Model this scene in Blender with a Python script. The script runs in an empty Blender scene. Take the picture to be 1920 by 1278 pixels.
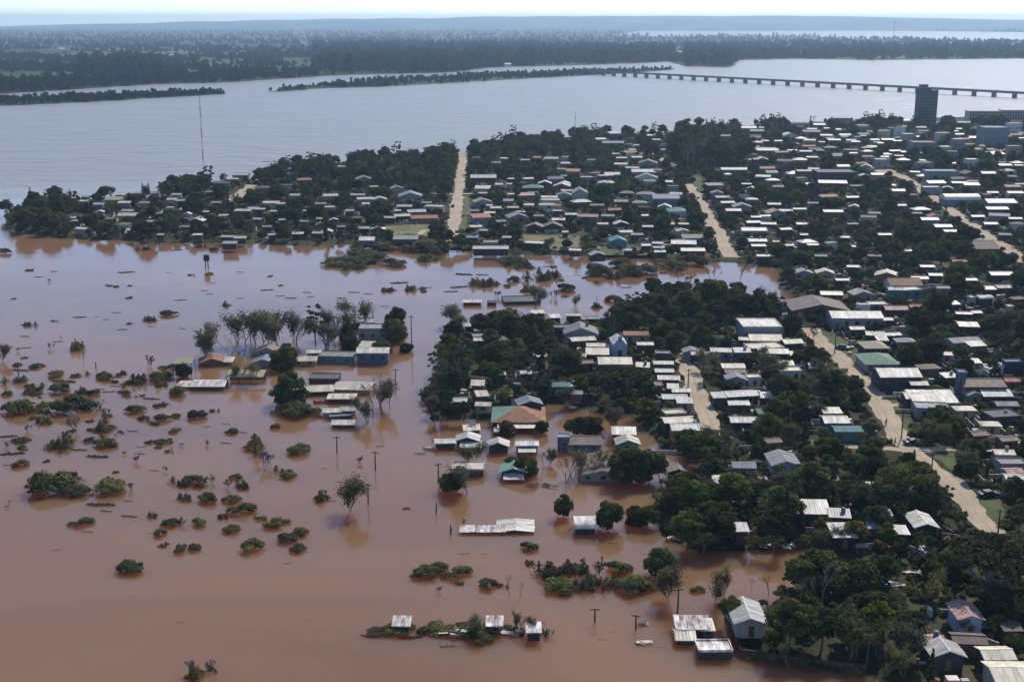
import bpy, bmesh, math, random
import numpy as np
from mathutils import Vector, Matrix

random.seed(11)
rng = np.random.default_rng(11)
scene = bpy.context.scene
COL = scene.collection

# ------------------------------------------------------------------ camera
CAM_H = 100.0            # helicopter height over the water, metres
F = 2400.0               # focal length in photo pixels (photo 1920 x 1278)
HORIZON = 40.0           # photo row of the true horizon
PITCH = math.atan((639.0 - HORIZON) / F)
cam_data = bpy.data.cameras.new('camera')
cam_data.sensor_width = 36.0
cam_data.lens = 36.0 * F / 1920.0
cam_data.clip_start = 1.0
cam_data.clip_end = 80000.0
cam = bpy.data.objects.new('camera', cam_data)
cam.location = (0, 0, CAM_H)
cam.rotation_euler = (math.pi / 2 - PITCH, 0, 0)
COL.objects.link(cam)
scene.camera = cam

# ------------------------------------------------------------------ world and sun
SUN_EL, SUN_AZ = math.radians(43), math.radians(24)     # ahead of the camera and to the right
world = bpy.data.worlds.new('World')
scene.world = world
world.use_nodes = True
wn = world.node_tree
wn.nodes.clear()
sky = wn.nodes.new('ShaderNodeTexSky')
sky.sky_type = 'NISHITA'
sky.sun_disc = False
sky.sun_elevation = SUN_EL
sky.sun_rotation = SUN_AZ
sky.altitude = 600
sky.air_density = 0.75
sky.dust_density = 0.2
sky.ozone_density = 3.0
bg = wn.nodes.new('ShaderNodeBackground')
bg.inputs['Strength'].default_value = 0.125
wo = wn.nodes.new('ShaderNodeOutputWorld')
# from 100 m up the visible horizon dips below the level: the sky goes on as it is at the level
tcw = wn.nodes.new('ShaderNodeTexCoord')
spw = wn.nodes.new('ShaderNodeSeparateXYZ')
mxw = wn.nodes.new('ShaderNodeMath')
mxw.operation = 'MAXIMUM'
mxw.inputs[1].default_value = 0.004
cbw = wn.nodes.new('ShaderNodeCombineXYZ')
wn.links.new(tcw.outputs['Generated'], spw.inputs['Vector'])
wn.links.new(spw.outputs['X'], cbw.inputs['X'])
wn.links.new(spw.outputs['Y'], cbw.inputs['Y'])
wn.links.new(spw.outputs['Z'], mxw.inputs[0])
wn.links.new(mxw.outputs[0], cbw.inputs['Z'])
wn.links.new(cbw.outputs['Vector'], sky.inputs['Vector'])
wn.links.new(sky.outputs['Color'], bg.inputs['Color'])
wn.links.new(bg.outputs['Background'], wo.inputs['Surface'])
sd = bpy.data.lights.new('sun', 'SUN')
sd.energy = 3.2
sd.angle = math.radians(0.55)
sd.color = (1.0, 0.94, 0.85)
sun = bpy.data.objects.new('sun', sd)
to_sun = Vector((math.sin(SUN_AZ) * math.cos(SUN_EL), math.cos(SUN_AZ) * math.cos(SUN_EL), math.sin(SUN_EL)))
sun.rotation_euler = to_sun.to_track_quat('Z', 'Y').to_euler()
sun.location = (0, 0, 400)
COL.objects.link(sun)
scene.view_settings.view_transform = 'Standard'
scene.view_settings.look = 'None'
scene.view_settings.gamma = 1.0
scene.view_settings.exposure = 0.5
scene.cycles.use_denoising = True
scene.cycles.max_bounces = 5
scene.cycles.diffuse_bounces = 2
scene.cycles.glossy_bounces = 2
scene.cycles.transmission_bounces = 3
scene.cycles.volume_bounces = 0
scene.cycles.use_adaptive_sampling = True
scene.cycles.adaptive_threshold = 0.02
scene.cycles.caustics_reflective = False
scene.cycles.caustics_refractive = False

# ------------------------------------------------------------------ geometry of the view -> ground positions
_up = Vector((0, math.sin(PITCH), math.cos(PITCH)))
_fw = Vector((0, math.cos(PITCH), -math.sin(PITCH)))

def G(px, py, z=0.0):
    """ground point (at height z) that the photo shows at a pixel"""
    d = Vector(((px - 960.0) / F, 0, 0)) + _up * ((639.0 - py) / F) + _fw
    t = (z - CAM_H) / d.z
    return Vector((d.x * t, d.y * t, z))

def depth(x, y, z=0.0):
    return y * _fw.y + (z - CAM_H) * _fw.z

def scale_at(p):
    return F / depth(p.x, p.y, p.z)

def to_px(x, y, z=0.0):
    dp = depth(x, y, z)
    v = y * _up.y + (z - CAM_H) * _up.z
    return 960 + F * x / dp, 639 - F * v / dp

LZ = 1.2                 # height of dry land over the flood

# ------------------------------------------------------------------ materials
MATS = {}

def new_mat(name):
    m = bpy.data.materials.new(name)
    m.use_nodes = True
    MATS[name] = m
    return m, m.node_tree.nodes, m.node_tree.links, m.node_tree.nodes['Principled BSDF']

def mat(name, col, rough=0.8, var=0.25, scale=1.5, col2=None, obj_var=0.0, metallic=0.0, spec=0.3, bump=0.0, stretch=None, detail=5):
    if name in MATS:
        return MATS[name]
    m, n, l, b = new_mat(name)
    tc = n.new('ShaderNodeTexCoord')
    noise = n.new('ShaderNodeTexNoise')
    noise.inputs['Scale'].default_value = scale
    noise.inputs['Detail'].default_value = detail
    noise.inputs['Roughness'].default_value = 0.65
    src = tc.outputs['Object']
    if stretch:
        mp = n.new('ShaderNodeMapping')
        mp.inputs['Scale'].default_value = stretch
        l.new(src, mp.inputs['Vector'])
        src = mp.outputs['Vector']
    oi = n.new('ShaderNodeObjectInfo')
    add = n.new('ShaderNodeVectorMath')
    add.operation = 'ADD'
    mul = n.new('ShaderNodeVectorMath')
    mul.operation = 'SCALE'
    mul.inputs[0].default_value = (37, 53, 19)
    l.new(oi.outputs['Random'], mul.inputs['Scale'])
    l.new(src, add.inputs[0])
    l.new(mul.outputs['Vector'], add.inputs[1])
    l.new(add.outputs['Vector'], noise.inputs['Vector'])
    ramp = n.new('ShaderNodeValToRGB')
    c2 = col2 if col2 else tuple(c * (1 - var) for c in col)
    ramp.color_ramp.elements[0].position = 0.36
    ramp.color_ramp.elements[0].color = (*c2, 1)
    ramp.color_ramp.elements[1].position = 0.64
    ramp.color_ramp.elements[1].color = (*col, 1)
    l.new(noise.outputs['Fac'], ramp.inputs['Fac'])
    out = ramp.outputs['Color']
    if obj_var > 0:
        mr = n.new('ShaderNodeMapRange')
        mr.inputs['To Min'].default_value = 1 - obj_var
        mr.inputs['To Max'].default_value = 1 + obj_var
        l.new(oi.outputs['Random'], mr.inputs['Value'])
        hs = n.new('ShaderNodeHueSaturation')
        l.new(out, hs.inputs['Color'])
        l.new(mr.outputs['Result'], hs.inputs['Value'])
        out = hs.outputs['Color']
    l.new(out, b.inputs['Base Color'])
    b.inputs['Roughness'].default_value = rough
    b.inputs['Metallic'].default_value = metallic
    b.inputs['Specular IOR Level'].default_value = spec
    if bump > 0:
        bp = n.new('ShaderNodeBump')
        bp.inputs['Strength'].default_value = bump
        bp.inputs['Distance'].default_value = 0.1
        l.new(noise.outputs['Fac'], bp.inputs['Height'])
        l.new(bp.outputs['Normal'], b.inputs['Normal'])
    return m

def leaf_mat(name, col, col2, obj_var=0.42, trans=0.38):
    m, n, l, b = new_mat(name)
    geo = n.new('ShaderNodeNewGeometry')
    oi = n.new('ShaderNodeObjectInfo')
    mix = n.new('ShaderNodeMix')
    mix.data_type = 'RGBA'
    mix.inputs['A'].default_value = (*col, 1)
    mix.inputs['B'].default_value = (*col2, 1)
    a = n.new('ShaderNodeMath')
    a.operation = 'MULTIPLY_ADD'
    l.new(geo.outputs['Random Per Island'], a.inputs[0])
    a.inputs[1].default_value = 0.55
    mr0 = n.new('ShaderNodeMath')
    mr0.operation = 'MULTIPLY'
    l.new(oi.outputs['Random'], mr0.inputs[0])
    mr0.inputs[1].default_value = 0.45
    l.new(mr0.outputs[0], a.inputs[2])
    l.new(a.outputs[0], mix.inputs['Factor'])
    mr = n.new('ShaderNodeMapRange')
    mr.inputs['To Min'].default_value = 1 - obj_var
    mr.inputs['To Max'].default_value = 1 + obj_var
    fr = n.new('ShaderNodeMath')
    fr.operation = 'FRACT'
    f7 = n.new('ShaderNodeMath')
    f7.operation = 'MULTIPLY'
    f7.inputs[1].default_value = 7.31
    l.new(oi.outputs['Random'], f7.inputs[0])
    l.new(f7.outputs[0], fr.inputs[0])
    l.new(fr.outputs[0], mr.inputs['Value'])
    hs = n.new('ShaderNodeHueSaturation')
    f13 = n.new('ShaderNodeMath')
    f13.operation = 'MULTIPLY'
    f13.inputs[1].default_value = 13.7
    fr2 = n.new('ShaderNodeMath')
    fr2.operation = 'FRACT'
    l.new(oi.outputs['Random'], f13.inputs[0])
    l.new(f13.outputs[0], fr2.inputs[0])
    mh = n.new('ShaderNodeMapRange')
    mh.inputs['To Min'].default_value = 0.458
    mh.inputs['To Max'].default_value = 0.528
    l.new(fr2.outputs[0], mh.inputs['Value'])
    l.new(mh.outputs['Result'], hs.inputs['Hue'])
    ms_ = n.new('ShaderNodeMapRange')
    ms_.inputs['To Min'].default_value = 0.72
    ms_.inputs['To Max'].default_value = 1.15
    l.new(fr.outputs[0], ms_.inputs['Value'])
    l.new(ms_.outputs['Result'], hs.inputs['Saturation'])
    l.new(mix.outputs['Result'], hs.inputs['Color'])
    ta = n.new('ShaderNodeAttribute')
    ta.attribute_name = 'tone'
    tm = n.new('ShaderNodeMapRange')
    tm.inputs['To Min'].default_value = 0.62
    tm.inputs['To Max'].default_value = 1.55
    l.new(ta.outputs['Fac'], tm.inputs['Value'])
    tv = n.new('ShaderNodeMath')
    tv.operation = 'MULTIPLY'
    l.new(tm.outputs['Result'], tv.inputs[0])
    l.new(mr.outputs['Result'], tv.inputs[1])
    l.new(tv.outputs[0], hs.inputs['Value'])
    l.new(hs.outputs['Color'], b.inputs['Base Color'])
    b.inputs['Roughness'].default_value = 0.85
    b.inputs['Specular IOR Level'].default_value = 0.06
    if trans > 0:
        tr = n.new('ShaderNodeBsdfTranslucent')
        l.new(hs.outputs['Color'], tr.inputs['Color'])
        ms = n.new('ShaderNodeMixShader')
        ms.inputs['Fac'].default_value = trans
        l.new(b.outputs['BSDF'], ms.inputs[1])
        l.new(tr.outputs['BSDF'], ms.inputs[2])
        l.new(ms.outputs['Shader'], n['Material Output'].inputs['Surface'])
    return m

def mk_materials():
    leaf_mat('leaf_dark', (0.031, 0.045, 0.012), (0.085, 0.096, 0.028))
    leaf_mat('leaf_mid', (0.043, 0.058, 0.017), (0.115, 0.120, 0.038))
    leaf_mat('leaf_olive', (0.10, 0.102, 0.042), (0.18, 0.17, 0.075), 0.3, 0.5)
    leaf_mat('leaf_grey', (0.09, 0.10, 0.06), (0.15, 0.155, 0.10), 0.3, 0.5)
    leaf_mat('leaf_bush', (0.06, 0.068, 0.026), (0.148, 0.146, 0.058), 0.4)
    leaf_mat('leaf_reed', (0.10, 0.105, 0.045), (0.19, 0.175, 0.085), 0.3, 0.45)
    leaf_mat('leaf_debris', (0.0340, 0.0297, 0.0156), (0.0729, 0.0585, 0.0272), 0.3, 0.0)
    leaf_mat('leaf_far', (0.0130, 0.0228, 0.0073), (0.0292, 0.0372, 0.0112), 0.4, 0.0)
    mat('bark', (0.10, 0.075, 0.055), 0.9, 0.4, 3.0)
    mat('twig', (0.21, 0.175, 0.15), 0.9, 0.3, 3.0)
    mat('pole_wood', (0.07, 0.055, 0.045), 0.9, 0.3, 4.0)
    mat('concrete', (0.42, 0.41, 0.39), 0.9, 0.3, 0.8)
    mat('bridge_concrete', (0.20, 0.20, 0.20), 0.9, 0.25, 0.2)
    # roofs
    R = dict(white=((0.66, 0.62, 0.54), (0.33, 0.29, 0.24)), cream=((0.64, 0.58, 0.43), (0.40, 0.34, 0.25)),
             tan=((0.52, 0.46, 0.36), (0.34, 0.28, 0.21)), lgrey=((0.47, 0.45, 0.41), (0.27, 0.255, 0.235)),
             grey=((0.27, 0.27, 0.27), (0.17, 0.16, 0.16)), dark=((0.085, 0.085, 0.09), (0.05, 0.05, 0.055)),
             rust=((0.30, 0.13, 0.06), (0.17, 0.07, 0.035)), terra=((0.38, 0.16, 0.09), (0.24, 0.10, 0.06)),
             brown=((0.20, 0.14, 0.11), (0.12, 0.085, 0.07)), teal=((0.08, 0.21, 0.20), (0.05, 0.13, 0.13)),
             green=((0.13, 0.22, 0.16), (0.08, 0.14, 0.10)), blue=((0.11, 0.15, 0.24), (0.06, 0.09, 0.15)),
             bluegrey=((0.22, 0.24, 0.27), (0.14, 0.15, 0.17)), pink=((0.46, 0.28, 0.25), (0.3, 0.17, 0.15)),
             patchy=((0.78, 0.76, 0.72), (0.20, 0.12, 0.08)), moss=((0.20, 0.22, 0.12), (0.30, 0.24, 0.16)))
    for k, (a, c) in R.items():
        mat('roof_' + k, a, 0.55 if k in ('white', 'lgrey', 'cream', 'tan') else 0.75, 0, 0.9, c, 0.22, 0.0, 0.35,
            stretch=(1.0, 0.35, 1.0))
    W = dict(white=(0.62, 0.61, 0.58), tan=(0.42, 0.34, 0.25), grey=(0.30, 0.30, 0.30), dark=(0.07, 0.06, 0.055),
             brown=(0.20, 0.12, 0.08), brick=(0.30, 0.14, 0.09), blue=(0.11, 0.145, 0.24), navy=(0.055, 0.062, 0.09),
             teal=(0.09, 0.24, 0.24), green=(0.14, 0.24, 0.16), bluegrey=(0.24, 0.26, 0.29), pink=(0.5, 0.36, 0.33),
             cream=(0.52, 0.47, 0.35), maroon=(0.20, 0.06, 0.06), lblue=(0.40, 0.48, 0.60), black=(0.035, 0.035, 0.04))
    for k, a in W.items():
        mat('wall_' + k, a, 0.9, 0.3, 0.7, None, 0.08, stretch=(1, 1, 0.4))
    mat('pane', (0.02, 0.024, 0.03), 0.15, 0.2, 1.0, None, 0.2, 0.0, 0.6)
    mat('door_wood', (0.14, 0.08, 0.05), 0.7, 0.3, 2.0, None, 0.4)
    mat('frame_white', (0.42, 0.41, 0.39), 0.7, 0.2, 2.0)
    mat('mast_red', (0.45, 0.08, 0.06), 0.6, 0.1)
    mat('mast_white', (0.62, 0.60, 0.58), 0.6, 0.1)
    mat('car_dark', (0.03, 0.035, 0.045), 0.3, 0.1, 1.0, None, 0, 0.3, 0.5)
    mat('car_white', (0.75, 0.75, 0.73), 0.3, 0.1, 1.0)
    mat('car_green', (0.05, 0.09, 0.08), 0.3, 0.1, 1.0)
    mat('car_red', (0.35, 0.05, 0.04), 0.3, 0.1, 1.0)
    mat('rubber', (0.025, 0.025, 0.027), 0.9)
    mat('lamp_glass', (0.7, 0.7, 0.68), 0.2)
    mat('skin', (0.35, 0.20, 0.14), 0.7)
    mat('cloth_red', (0.30, 0.07, 0.05), 0.9)
    mat('cloth_dark', (0.03, 0.035, 0.05), 0.9)
    mat('cloth_blue', (0.06, 0.09, 0.18), 0.9)
    mat('hair', (0.02, 0.015, 0.012), 0.8)
    mat('boat_red', (0.40, 0.10, 0.07), 0.5)
    mat('boat_white', (0.65, 0.62, 0.56), 0.5)
    mat('dirt_road', (0.46, 0.36, 0.25), 0.95, 0, 0.10, (0.34, 0.265, 0.185), detail=9)
    mat('dirt_red', (0.36, 0.25, 0.17), 0.95, 0, 0.12, (0.25, 0.16, 0.10), detail=9)
    mat('grass', (0.095, 0.105, 0.032), 0.95, 0, 0.16, (0.055, 0.062, 0.022), detail=9)
    mat('dry_grass', (0.20, 0.17, 0.08), 0.95, 0, 0.14, (0.10, 0.10, 0.04), detail=9)
    mat('rut', (0.385, 0.30, 0.21), 0.95, 0, 0.3, (0.29, 0.225, 0.155), detail=9)
    mat('foam', (0.66, 0.63, 0.57), 0.9, 0, 0.5, (0.40, 0.34, 0.28))

    # ground: mottled soil and rough grass on land, mud under the water
    m, n, l, b = new_mat('ground')
    geo = n.new('ShaderNodeNewGeometry')
    n1 = n.new('ShaderNodeTexNoise')
    n1.inputs['Scale'].default_value = 0.035
    n1.inputs['Detail'].default_value = 10
    l.new(geo.outputs['Position'], n1.inputs['Vector'])
    r1 = n.new('ShaderNodeValToRGB')
    e = r1.color_ramp.elements
    e[0].position = 0.30
    e[0].color = (0.020, 0.026, 0.010, 1)
    e[1].position = 0.72
    e[1].color = (0.12, 0.09, 0.055, 1)
    k = e.new(0.52)
    k.color = (0.042, 0.043, 0.018, 1)
    l.new(n1.outputs['Fac'], r1.inputs['Fac'])
    # far country: large patches of wood, field and bare soil
    n2 = n.new('ShaderNodeTexNoise')
    n2.inputs['Scale'].default_value = 0.0015
    n2.inputs['Detail'].default_value = 7
    mp = n.new('ShaderNodeMapping')
    mp.inputs['Scale'].default_value = (1.0, 0.55, 1.0)
    l.new(geo.outputs['Position'], mp.inputs['Vector'])
    l.new(mp.outputs['Vector'], n2.inputs['Vector'])
    r2 = n.new('ShaderNodeValToRGB')
    e = r2.color_ramp.elements
    e[0].position = 0.42
    e[0].color = (0.022, 0.036, 0.016, 1)
    e[1].position = 0.74
    e[1].color = (0.21, 0.18, 0.105, 1)
    k = e.new(0.58)
    k.color = (0.07, 0.08, 0.032, 1)
    l.new(n2.outputs['Fac'], r2.inputs['Fac'])
    sp = n.new('ShaderNodeSeparateXYZ')
    l.new(geo.outputs['Position'], sp.inputs['Vector'])
    mr = n.new('ShaderNodeMapRange')
    mr.inputs['From Min'].default_value = 1300
    mr.inputs['From Max'].default_value = 1700
    l.new(sp.outputs['Y'], mr.inputs['Value'])
    mx = n.new('ShaderNodeMix')
    mx.data_type = 'RGBA'
    l.new(mr.outputs['Result'], mx.inputs['Factor'])
    l.new(r1.outputs['Color'], mx.inputs['A'])
    l.new(r2.outputs['Color'], mx.inputs['B'])
    l.new(mx.outputs['Result'], b.inputs['Base Color'])
    b.inputs['Roughness'].default_value = 0.95
    b.inputs['Specular IOR Level'].default_value = 0.1

    # muddy water: brown turbid body that scatters light sideways, mirror surface; wind chop on the open river
    m, n, l, b = new_mat('muddy_water')
    geo = n.new('ShaderNodeNewGeometry')
    nz = n.new('ShaderNodeTexNoise')
    nz.inputs['Scale'].default_value = 0.012
    nz.inputs['Detail'].default_value = 6
    mp = n.new('ShaderNodeMapping')
    mp.inputs['Scale'].default_value = (0.7, 1.3, 1.0)
    mp.inputs['Rotation'].default_value = (0, 0, 0.5)
    nz.inputs['Distortion'].default_value = 1.2
    l.new(geo.outputs['Position'], mp.inputs['Vector'])
    l.new(mp.outputs['Vector'], nz.inputs['Vector'])
    rp = n.new('ShaderNodeValToRGB')
    e = rp.color_ramp.elements
    e[0].position = 0.35
    e[0].color = WATER_A
    e[1].position = 0.68
    e[1].color = WATER_B
    l.new(nz.outputs['Fac'], rp.inputs['Fac'])
    b.inputs['IOR'].default_value = 1.333
    b.inputs['Specular IOR Level'].default_value = 0.5
    b.inputs['Subsurface Weight'].default_value = 1.0
    b.inputs['Subsurface Radius'].default_value = (1.0, 0.55, 0.3)
    b.inputs['Subsurface Scale'].default_value = 40.0
    # how open to the wind the water is: the river beyond the peninsula is choppy, the flood is calm
    sp = n.new('ShaderNodeSeparateXYZ')
    l.new(geo.outputs['Position'], sp.inputs['Vector'])
    op = n.new('ShaderNodeMapRange')
    op.interpolation_type = 'SMOOTHSTEP'
    op.inputs['From Min'].default_value = 640
    op.inputs['From Max'].default_value = 900
    l.new(sp.outputs['Y'], op.inputs['Value'])
    # base colour turns paler and greyer over the river, painting in sky reflection
    sm = n.new('ShaderNodeMix')
    sm.data_type = 'RGBA'
    l.new(op.outputs['Result'], sm.inputs['Factor'])
    l.new(rp.outputs['Color'], sm.inputs['A'])
    sm.inputs['B'].default_value = (0.235, 0.198, 0.165, 1)
    l.new(sm.outputs['Result'], b.inputs['Base Color'])
    w1 = n.new('ShaderNodeTexNoise')
    w1.inputs['Scale'].default_value = 0.16
    w1.inputs['Detail'].default_value = 3
    mp1 = n.new('ShaderNodeMapping')
    mp1.inputs['Scale'].default_value = (0.55, 1.0, 1.0)
    mp1.inputs['Rotation'].default_value = (0, 0, 0.35)
    l.new(geo.outputs['Position'], mp1.inputs['Vector'])
    l.new(mp1.outputs['Vector'], w1.inputs['Vector'])
    w2 = n.new('ShaderNodeTexNoise')
    w2.inputs['Scale'].default_value = 0.03
    w2.inputs['Detail'].default_value = 5
    mp2 = n.new('ShaderNodeMapping')
    mp2.inputs['Scale'].default_value = (0.45, 1.0, 1.0)
    l.new(geo.outputs['Position'], mp2.inputs['Vector'])
    l.new(mp2.outputs['Vector'], w2.inputs['Vector'])
    gust = n.new('ShaderNodeMapRange')
    gust.inputs['From Min'].default_value = 0.35
    gust.inputs['From Max'].default_value = 0.65
    gust.inputs['To Min'].default_value = 0.25
    gust.inputs['To Max'].default_value = 1.6
    l.new(w2.outputs['Fac'], gust.inputs['Value'])
    amp = n.new('ShaderNodeMapRange')
    amp.inputs['To Min'].default_value = 0.035
    amp.inputs['To Max'].default_value = 0.85
    l.new(op.outputs['Result'], amp.inputs['Value'])
    am = n.new('ShaderNodeMath')
    am.operation = 'MULTIPLY'
    l.new(amp.outputs['Result'], am.inputs[0])
    l.new(gust.outputs['Result'], am.inputs[1])
    bp = n.new('ShaderNodeBump')
    bp.inputs['Distance'].default_value = 1.1
    l.new(am.outputs[0], bp.inputs['Strength'])
    w3 = n.new('ShaderNodeTexNoise')
    w3.inputs['Scale'].default_value = 0.05
    w3.inputs['Detail'].default_value = 4
    mp3 = n.new('ShaderNodeMapping')
    mp3.inputs['Scale'].default_value = (0.6, 1.0, 1.0)
    mp3.inputs['Rotation'].default_value = (0, 0, -0.12)
    l.new(geo.outputs['Position'], mp3.inputs['Vector'])
    l.new(mp3.outputs['Vector'], w3.inputs['Vector'])
    hh = n.new('ShaderNodeMath')
    hh.operation = 'MULTIPLY_ADD'
    hh.inputs[1].default_value = 2.6
    l.new(w3.outputs['Fac'], hh.inputs[0])
    l.new(w1.outputs['Fac'], hh.inputs[2])
    l.new(hh.outputs[0], bp.inputs['Height'])
    l.new(bp.outputs['Normal'], b.inputs['Normal'])
    ro = n.new('ShaderNodeMapRange')
    ro.inputs['To Min'].default_value = 0.10
    ro.inputs['To Max'].default_value = 0.34
    l.new(op.outputs['Result'], ro.inputs['Value'])
    l.new(ro.outputs['Result'], b.inputs['Roughness'])

WATER_A = (0.198, 0.103, 0.050, 1)
WATER_B = (0.272, 0.142, 0.072, 1)
mk_materials()

# ------------------------------------------------------------------ mesh helpers
def obj(name, me, parent=None, loc=None):
    o = bpy.data.objects.new(name, me)
    COL.objects.link(o)
    if parent is not None:
        o.parent = parent
    if loc is not None:
        o.location = loc
    return o

def empty(name, loc=(0, 0, 0), rz=0.0):
    o = bpy.data.objects.new(name, None)
    o.empty_display_size = 0.5
    o.location = loc
    o.rotation_euler = (0, 0, rz)
    COL.objects.link(o)
    return o

def mesh_np(name, verts, faces, mats, midx=None, smooth=False, tone=None):
    """verts (N,3) array, faces (M,k) array of one polygon size"""
    me = bpy.data.meshes.new(name)
    verts = np.asarray(verts, dtype=np.float32)
    faces = np.asarray(faces, dtype=np.int32)
    k = faces.shape[1]
    me.vertices.add(len(verts))
    me.vertices.foreach_set('co', verts.ravel())
    me.loops.add(faces.size)
    me.loops.foreach_set('vertex_index', faces.ravel())
    me.polygons.add(len(faces))
    me.polygons.foreach_set('loop_start', np.arange(0, faces.size, k, dtype=np.int32))
    me.polygons.foreach_set('loop_total', np.full(len(faces), k, dtype=np.int32))
    if midx is not None:
        me.polygons.foreach_set('material_index', np.asarray(midx, dtype=np.int32))
    if smooth:
        me.polygons.foreach_set('use_smooth', np.ones(len(faces), dtype=bool))
    for m in mats:
        me.materials.append(MATS[m])
    if mats[0].startswith('leaf'):
        at = me.attributes.new('tone', 'FLOAT', 'FACE')
        at.data.foreach_set('value', np.asarray(tone if tone is not None else np.random.default_rng(1).uniform(.2, .6, len(faces)), dtype=np.float32))
    me.update(calc_edges=True)
    return me

class MB:
    def __init__(self):
        self.v, self.f = [], []
    def poly(self, pts):
        b = len(self.v)
        self.v += [tuple(p) for p in pts]
        self.f.append(tuple(range(b, b + len(pts))))
        return self
    def box(self, c, s, rz=0.0, taper=1.0):
        b = len(self.v)
        cx, cy, cz = c
        hx, hy, hz = s[0] / 2, s[1] / 2, s[2] / 2
        co, si = math.cos(rz), math.sin(rz)
        for dz in (-1, 1):
            t = taper if dz > 0 else 1.0
            for dx, dy in ((-1, -1), (1, -1), (1, 1), (-1, 1)):
                x, y = dx * hx * t, dy * hy * t
                self.v.append((cx + x * co - y * si, cy + x * si + y * co, cz + dz * hz))
        self.f += [tuple(b + i for i in q) for q in ((3, 2, 1, 0), (4, 5, 6, 7), (0, 1, 5, 4), (1, 2, 6, 5), (2, 3, 7, 6), (3, 0, 4, 7))]
        return self
    def slab(self, quad, t):
        """thin box: quad (4 points, counter-clockwise from above) pushed down by t along its normal"""
        p = [Vector(q) for q in quad]
        nrm = (p[1] - p[0]).cross(p[-1] - p[0]).normalized()
        b = len(self.v)
        self.v += [tuple(q) for q in p] + [tuple(q - nrm * t) for q in p]
        k = len(p)
        self.f.append(tuple(b + i for i in range(k)))
        self.f.append(tuple(b + k + i for i in reversed(range(k))))
        for i in range(k):
            j = (i + 1) % k
            self.f.append((b + i, b + k + i, b + k + j, b + j))
        return self
    def tube(self, pts, rads, n=5, cap=True):
        pts = [Vector(p) for p in pts]
        b = len(self.v)
        for i, p in enumerate(pts):
            a = (pts[min(i + 1, len(pts) - 1)] - pts[max(i - 1, 0)])
            a = a.normalized() if a.length > 1e-6 else Vector((0, 0, 1))
            ref = Vector((1, 0, 0)) if abs(a.x) < 0.8 else Vector((0, 1, 0))
            u = a.cross(ref).normalized()
            w = a.cross(u)
            for k in range(n):
                t = 2 * math.pi * k / n
                self.v.append(tuple(p + (u * math.cos(t) + w * math.sin(t)) * rads[i]))
        for i in range(len(pts) - 1):
            for k in range(n):
                k2 = (k + 1) % n
                self.f.append((b + i * n + k, b + i * n + k2, b + (i + 1) * n + k2, b + (i + 1) * n + k))
        if cap:
            self.f.append(tuple(b + k for k in reversed(range(n))))
            self.f.append(tuple(b + (len(pts) - 1) * n + k for k in range(n)))
        return self
    def mesh(self, name, mats):
        me = bpy.data.meshes.new(name)
        me.from_pydata(self.v, [], self.f)
        for m in (mats if isinstance(mats, (list, tuple)) else [mats]):
            me.materials.append(MATS[m])
        me.update()
        return me
    def build(self, name, mats, parent=None, loc=None):
        return obj(name, self.mesh(name, mats), parent, loc)

# registry of things; labels are written at the end, when everything has its place
THINGS = []
LANDMARKS = []

def reg(o, cat, px, py, desc=None, label=None, group=None, landmark=None, size=0):
    o['category'] = cat
    if group:
        o['group'] = group
    THINGS.append(dict(o=o, cat=cat, px=px, py=py, desc=desc, label=label, size=size))
    if landmark:
        LANDMARKS.append((px, py, landmark))
    return o

def structure(o):
    o['kind'] = 'structure'
    return o
# ------------------------------------------------------------------ land, water, haze
def P(s):
    a = [float(t) for t in s.replace(',', ' ').split()]
    return [(a[i], a[i + 1]) for i in range(0, len(a), 2)]

# shorelines read off the photograph (photo pixels), turned into ground coordinates
TOWN = P('8,428 12,402 60,384 100,379 180,374 250,369 330,354 400,344 455,337 482,340 500,336 520,322 600,309 700,304 800,297 '
         '858,289 872,289 900,281 960,268 1050,261 1120,254 1200,252 1300,249 1400,239 1500,231 1600,227 1700,224 1780,221 '
         '1920,217 2150,206 2600,200 3400,320 3400,1000 2900,1500 1700,1500 1690,1285 1620,1259 1500,1249 1385,1231 1365,1168 '
         '1410,1150 1480,1124 1590,1118 1640,1082 1605,1052 1560,1034 1500,1031 1400,1036 1290,1040 1250,1006 1235,950 '
         '1250,906 1300,880 1308,858 1240,852 1214,812 1190,778 1110,772 1040,748 1010,766 930,786 800,792 802,740 815,680 '
         '845,628 940,607 1010,612 1130,606 1180,582 1240,552 1330,547 1445,566 1470,606 1530,598 1526,576 1464,540 1450,500 '
         '1380,492 1300,487 1180,482 1080,479 960,476 860,470 800,466 700,457 590,460 450,455 300,454 150,447 60,441')
# the far bank left of the second river arm, and the strip of town between both arms
FAR_LEFT = P('-2500,260 -900,206 -300,187 0,176 170,166 290,158 420,155 480,151 560,146 640,141 850,136 925,126 1080,123 1255,116 1285,125 '
             '1372,126 1384,113 1500,110.5 1640,113 1920,110 2500,107 3600,104 3600,84 2400,81 1920,78.5 1600,72.5 1520,68.5 1400,66.5 '
             '1230,69 1150,66 1215,56 1250,50 1250,47.6 -2500,47.6')
FAR_RIGHT = P('1245,56.5 1400,56.5 1700,57.8 1920,61 2500,62 4200,62 4200,47.6 1200,47.6')
ISLE1 = P('-700,222 -300,206 0,199 200,190 330,182 425,176.5 428,174 400,172.5 250,176 100,183 0,187 -300,194 -700,205')
ISLE2 = P('505,172.5 540,166 600,160 650,155 700,151 800,147 870,141 950,138 1000,136.5 1080,134 1180,131 1262,128 1262,131 1190,137 1130,140 '
          '1080,143 1000,147 900,153 800,158.5 700,163.5 600,166 540,171')

def world_poly(pp):
    return np.array([G(x, y, 0)[:2] for x, y in pp])

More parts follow.
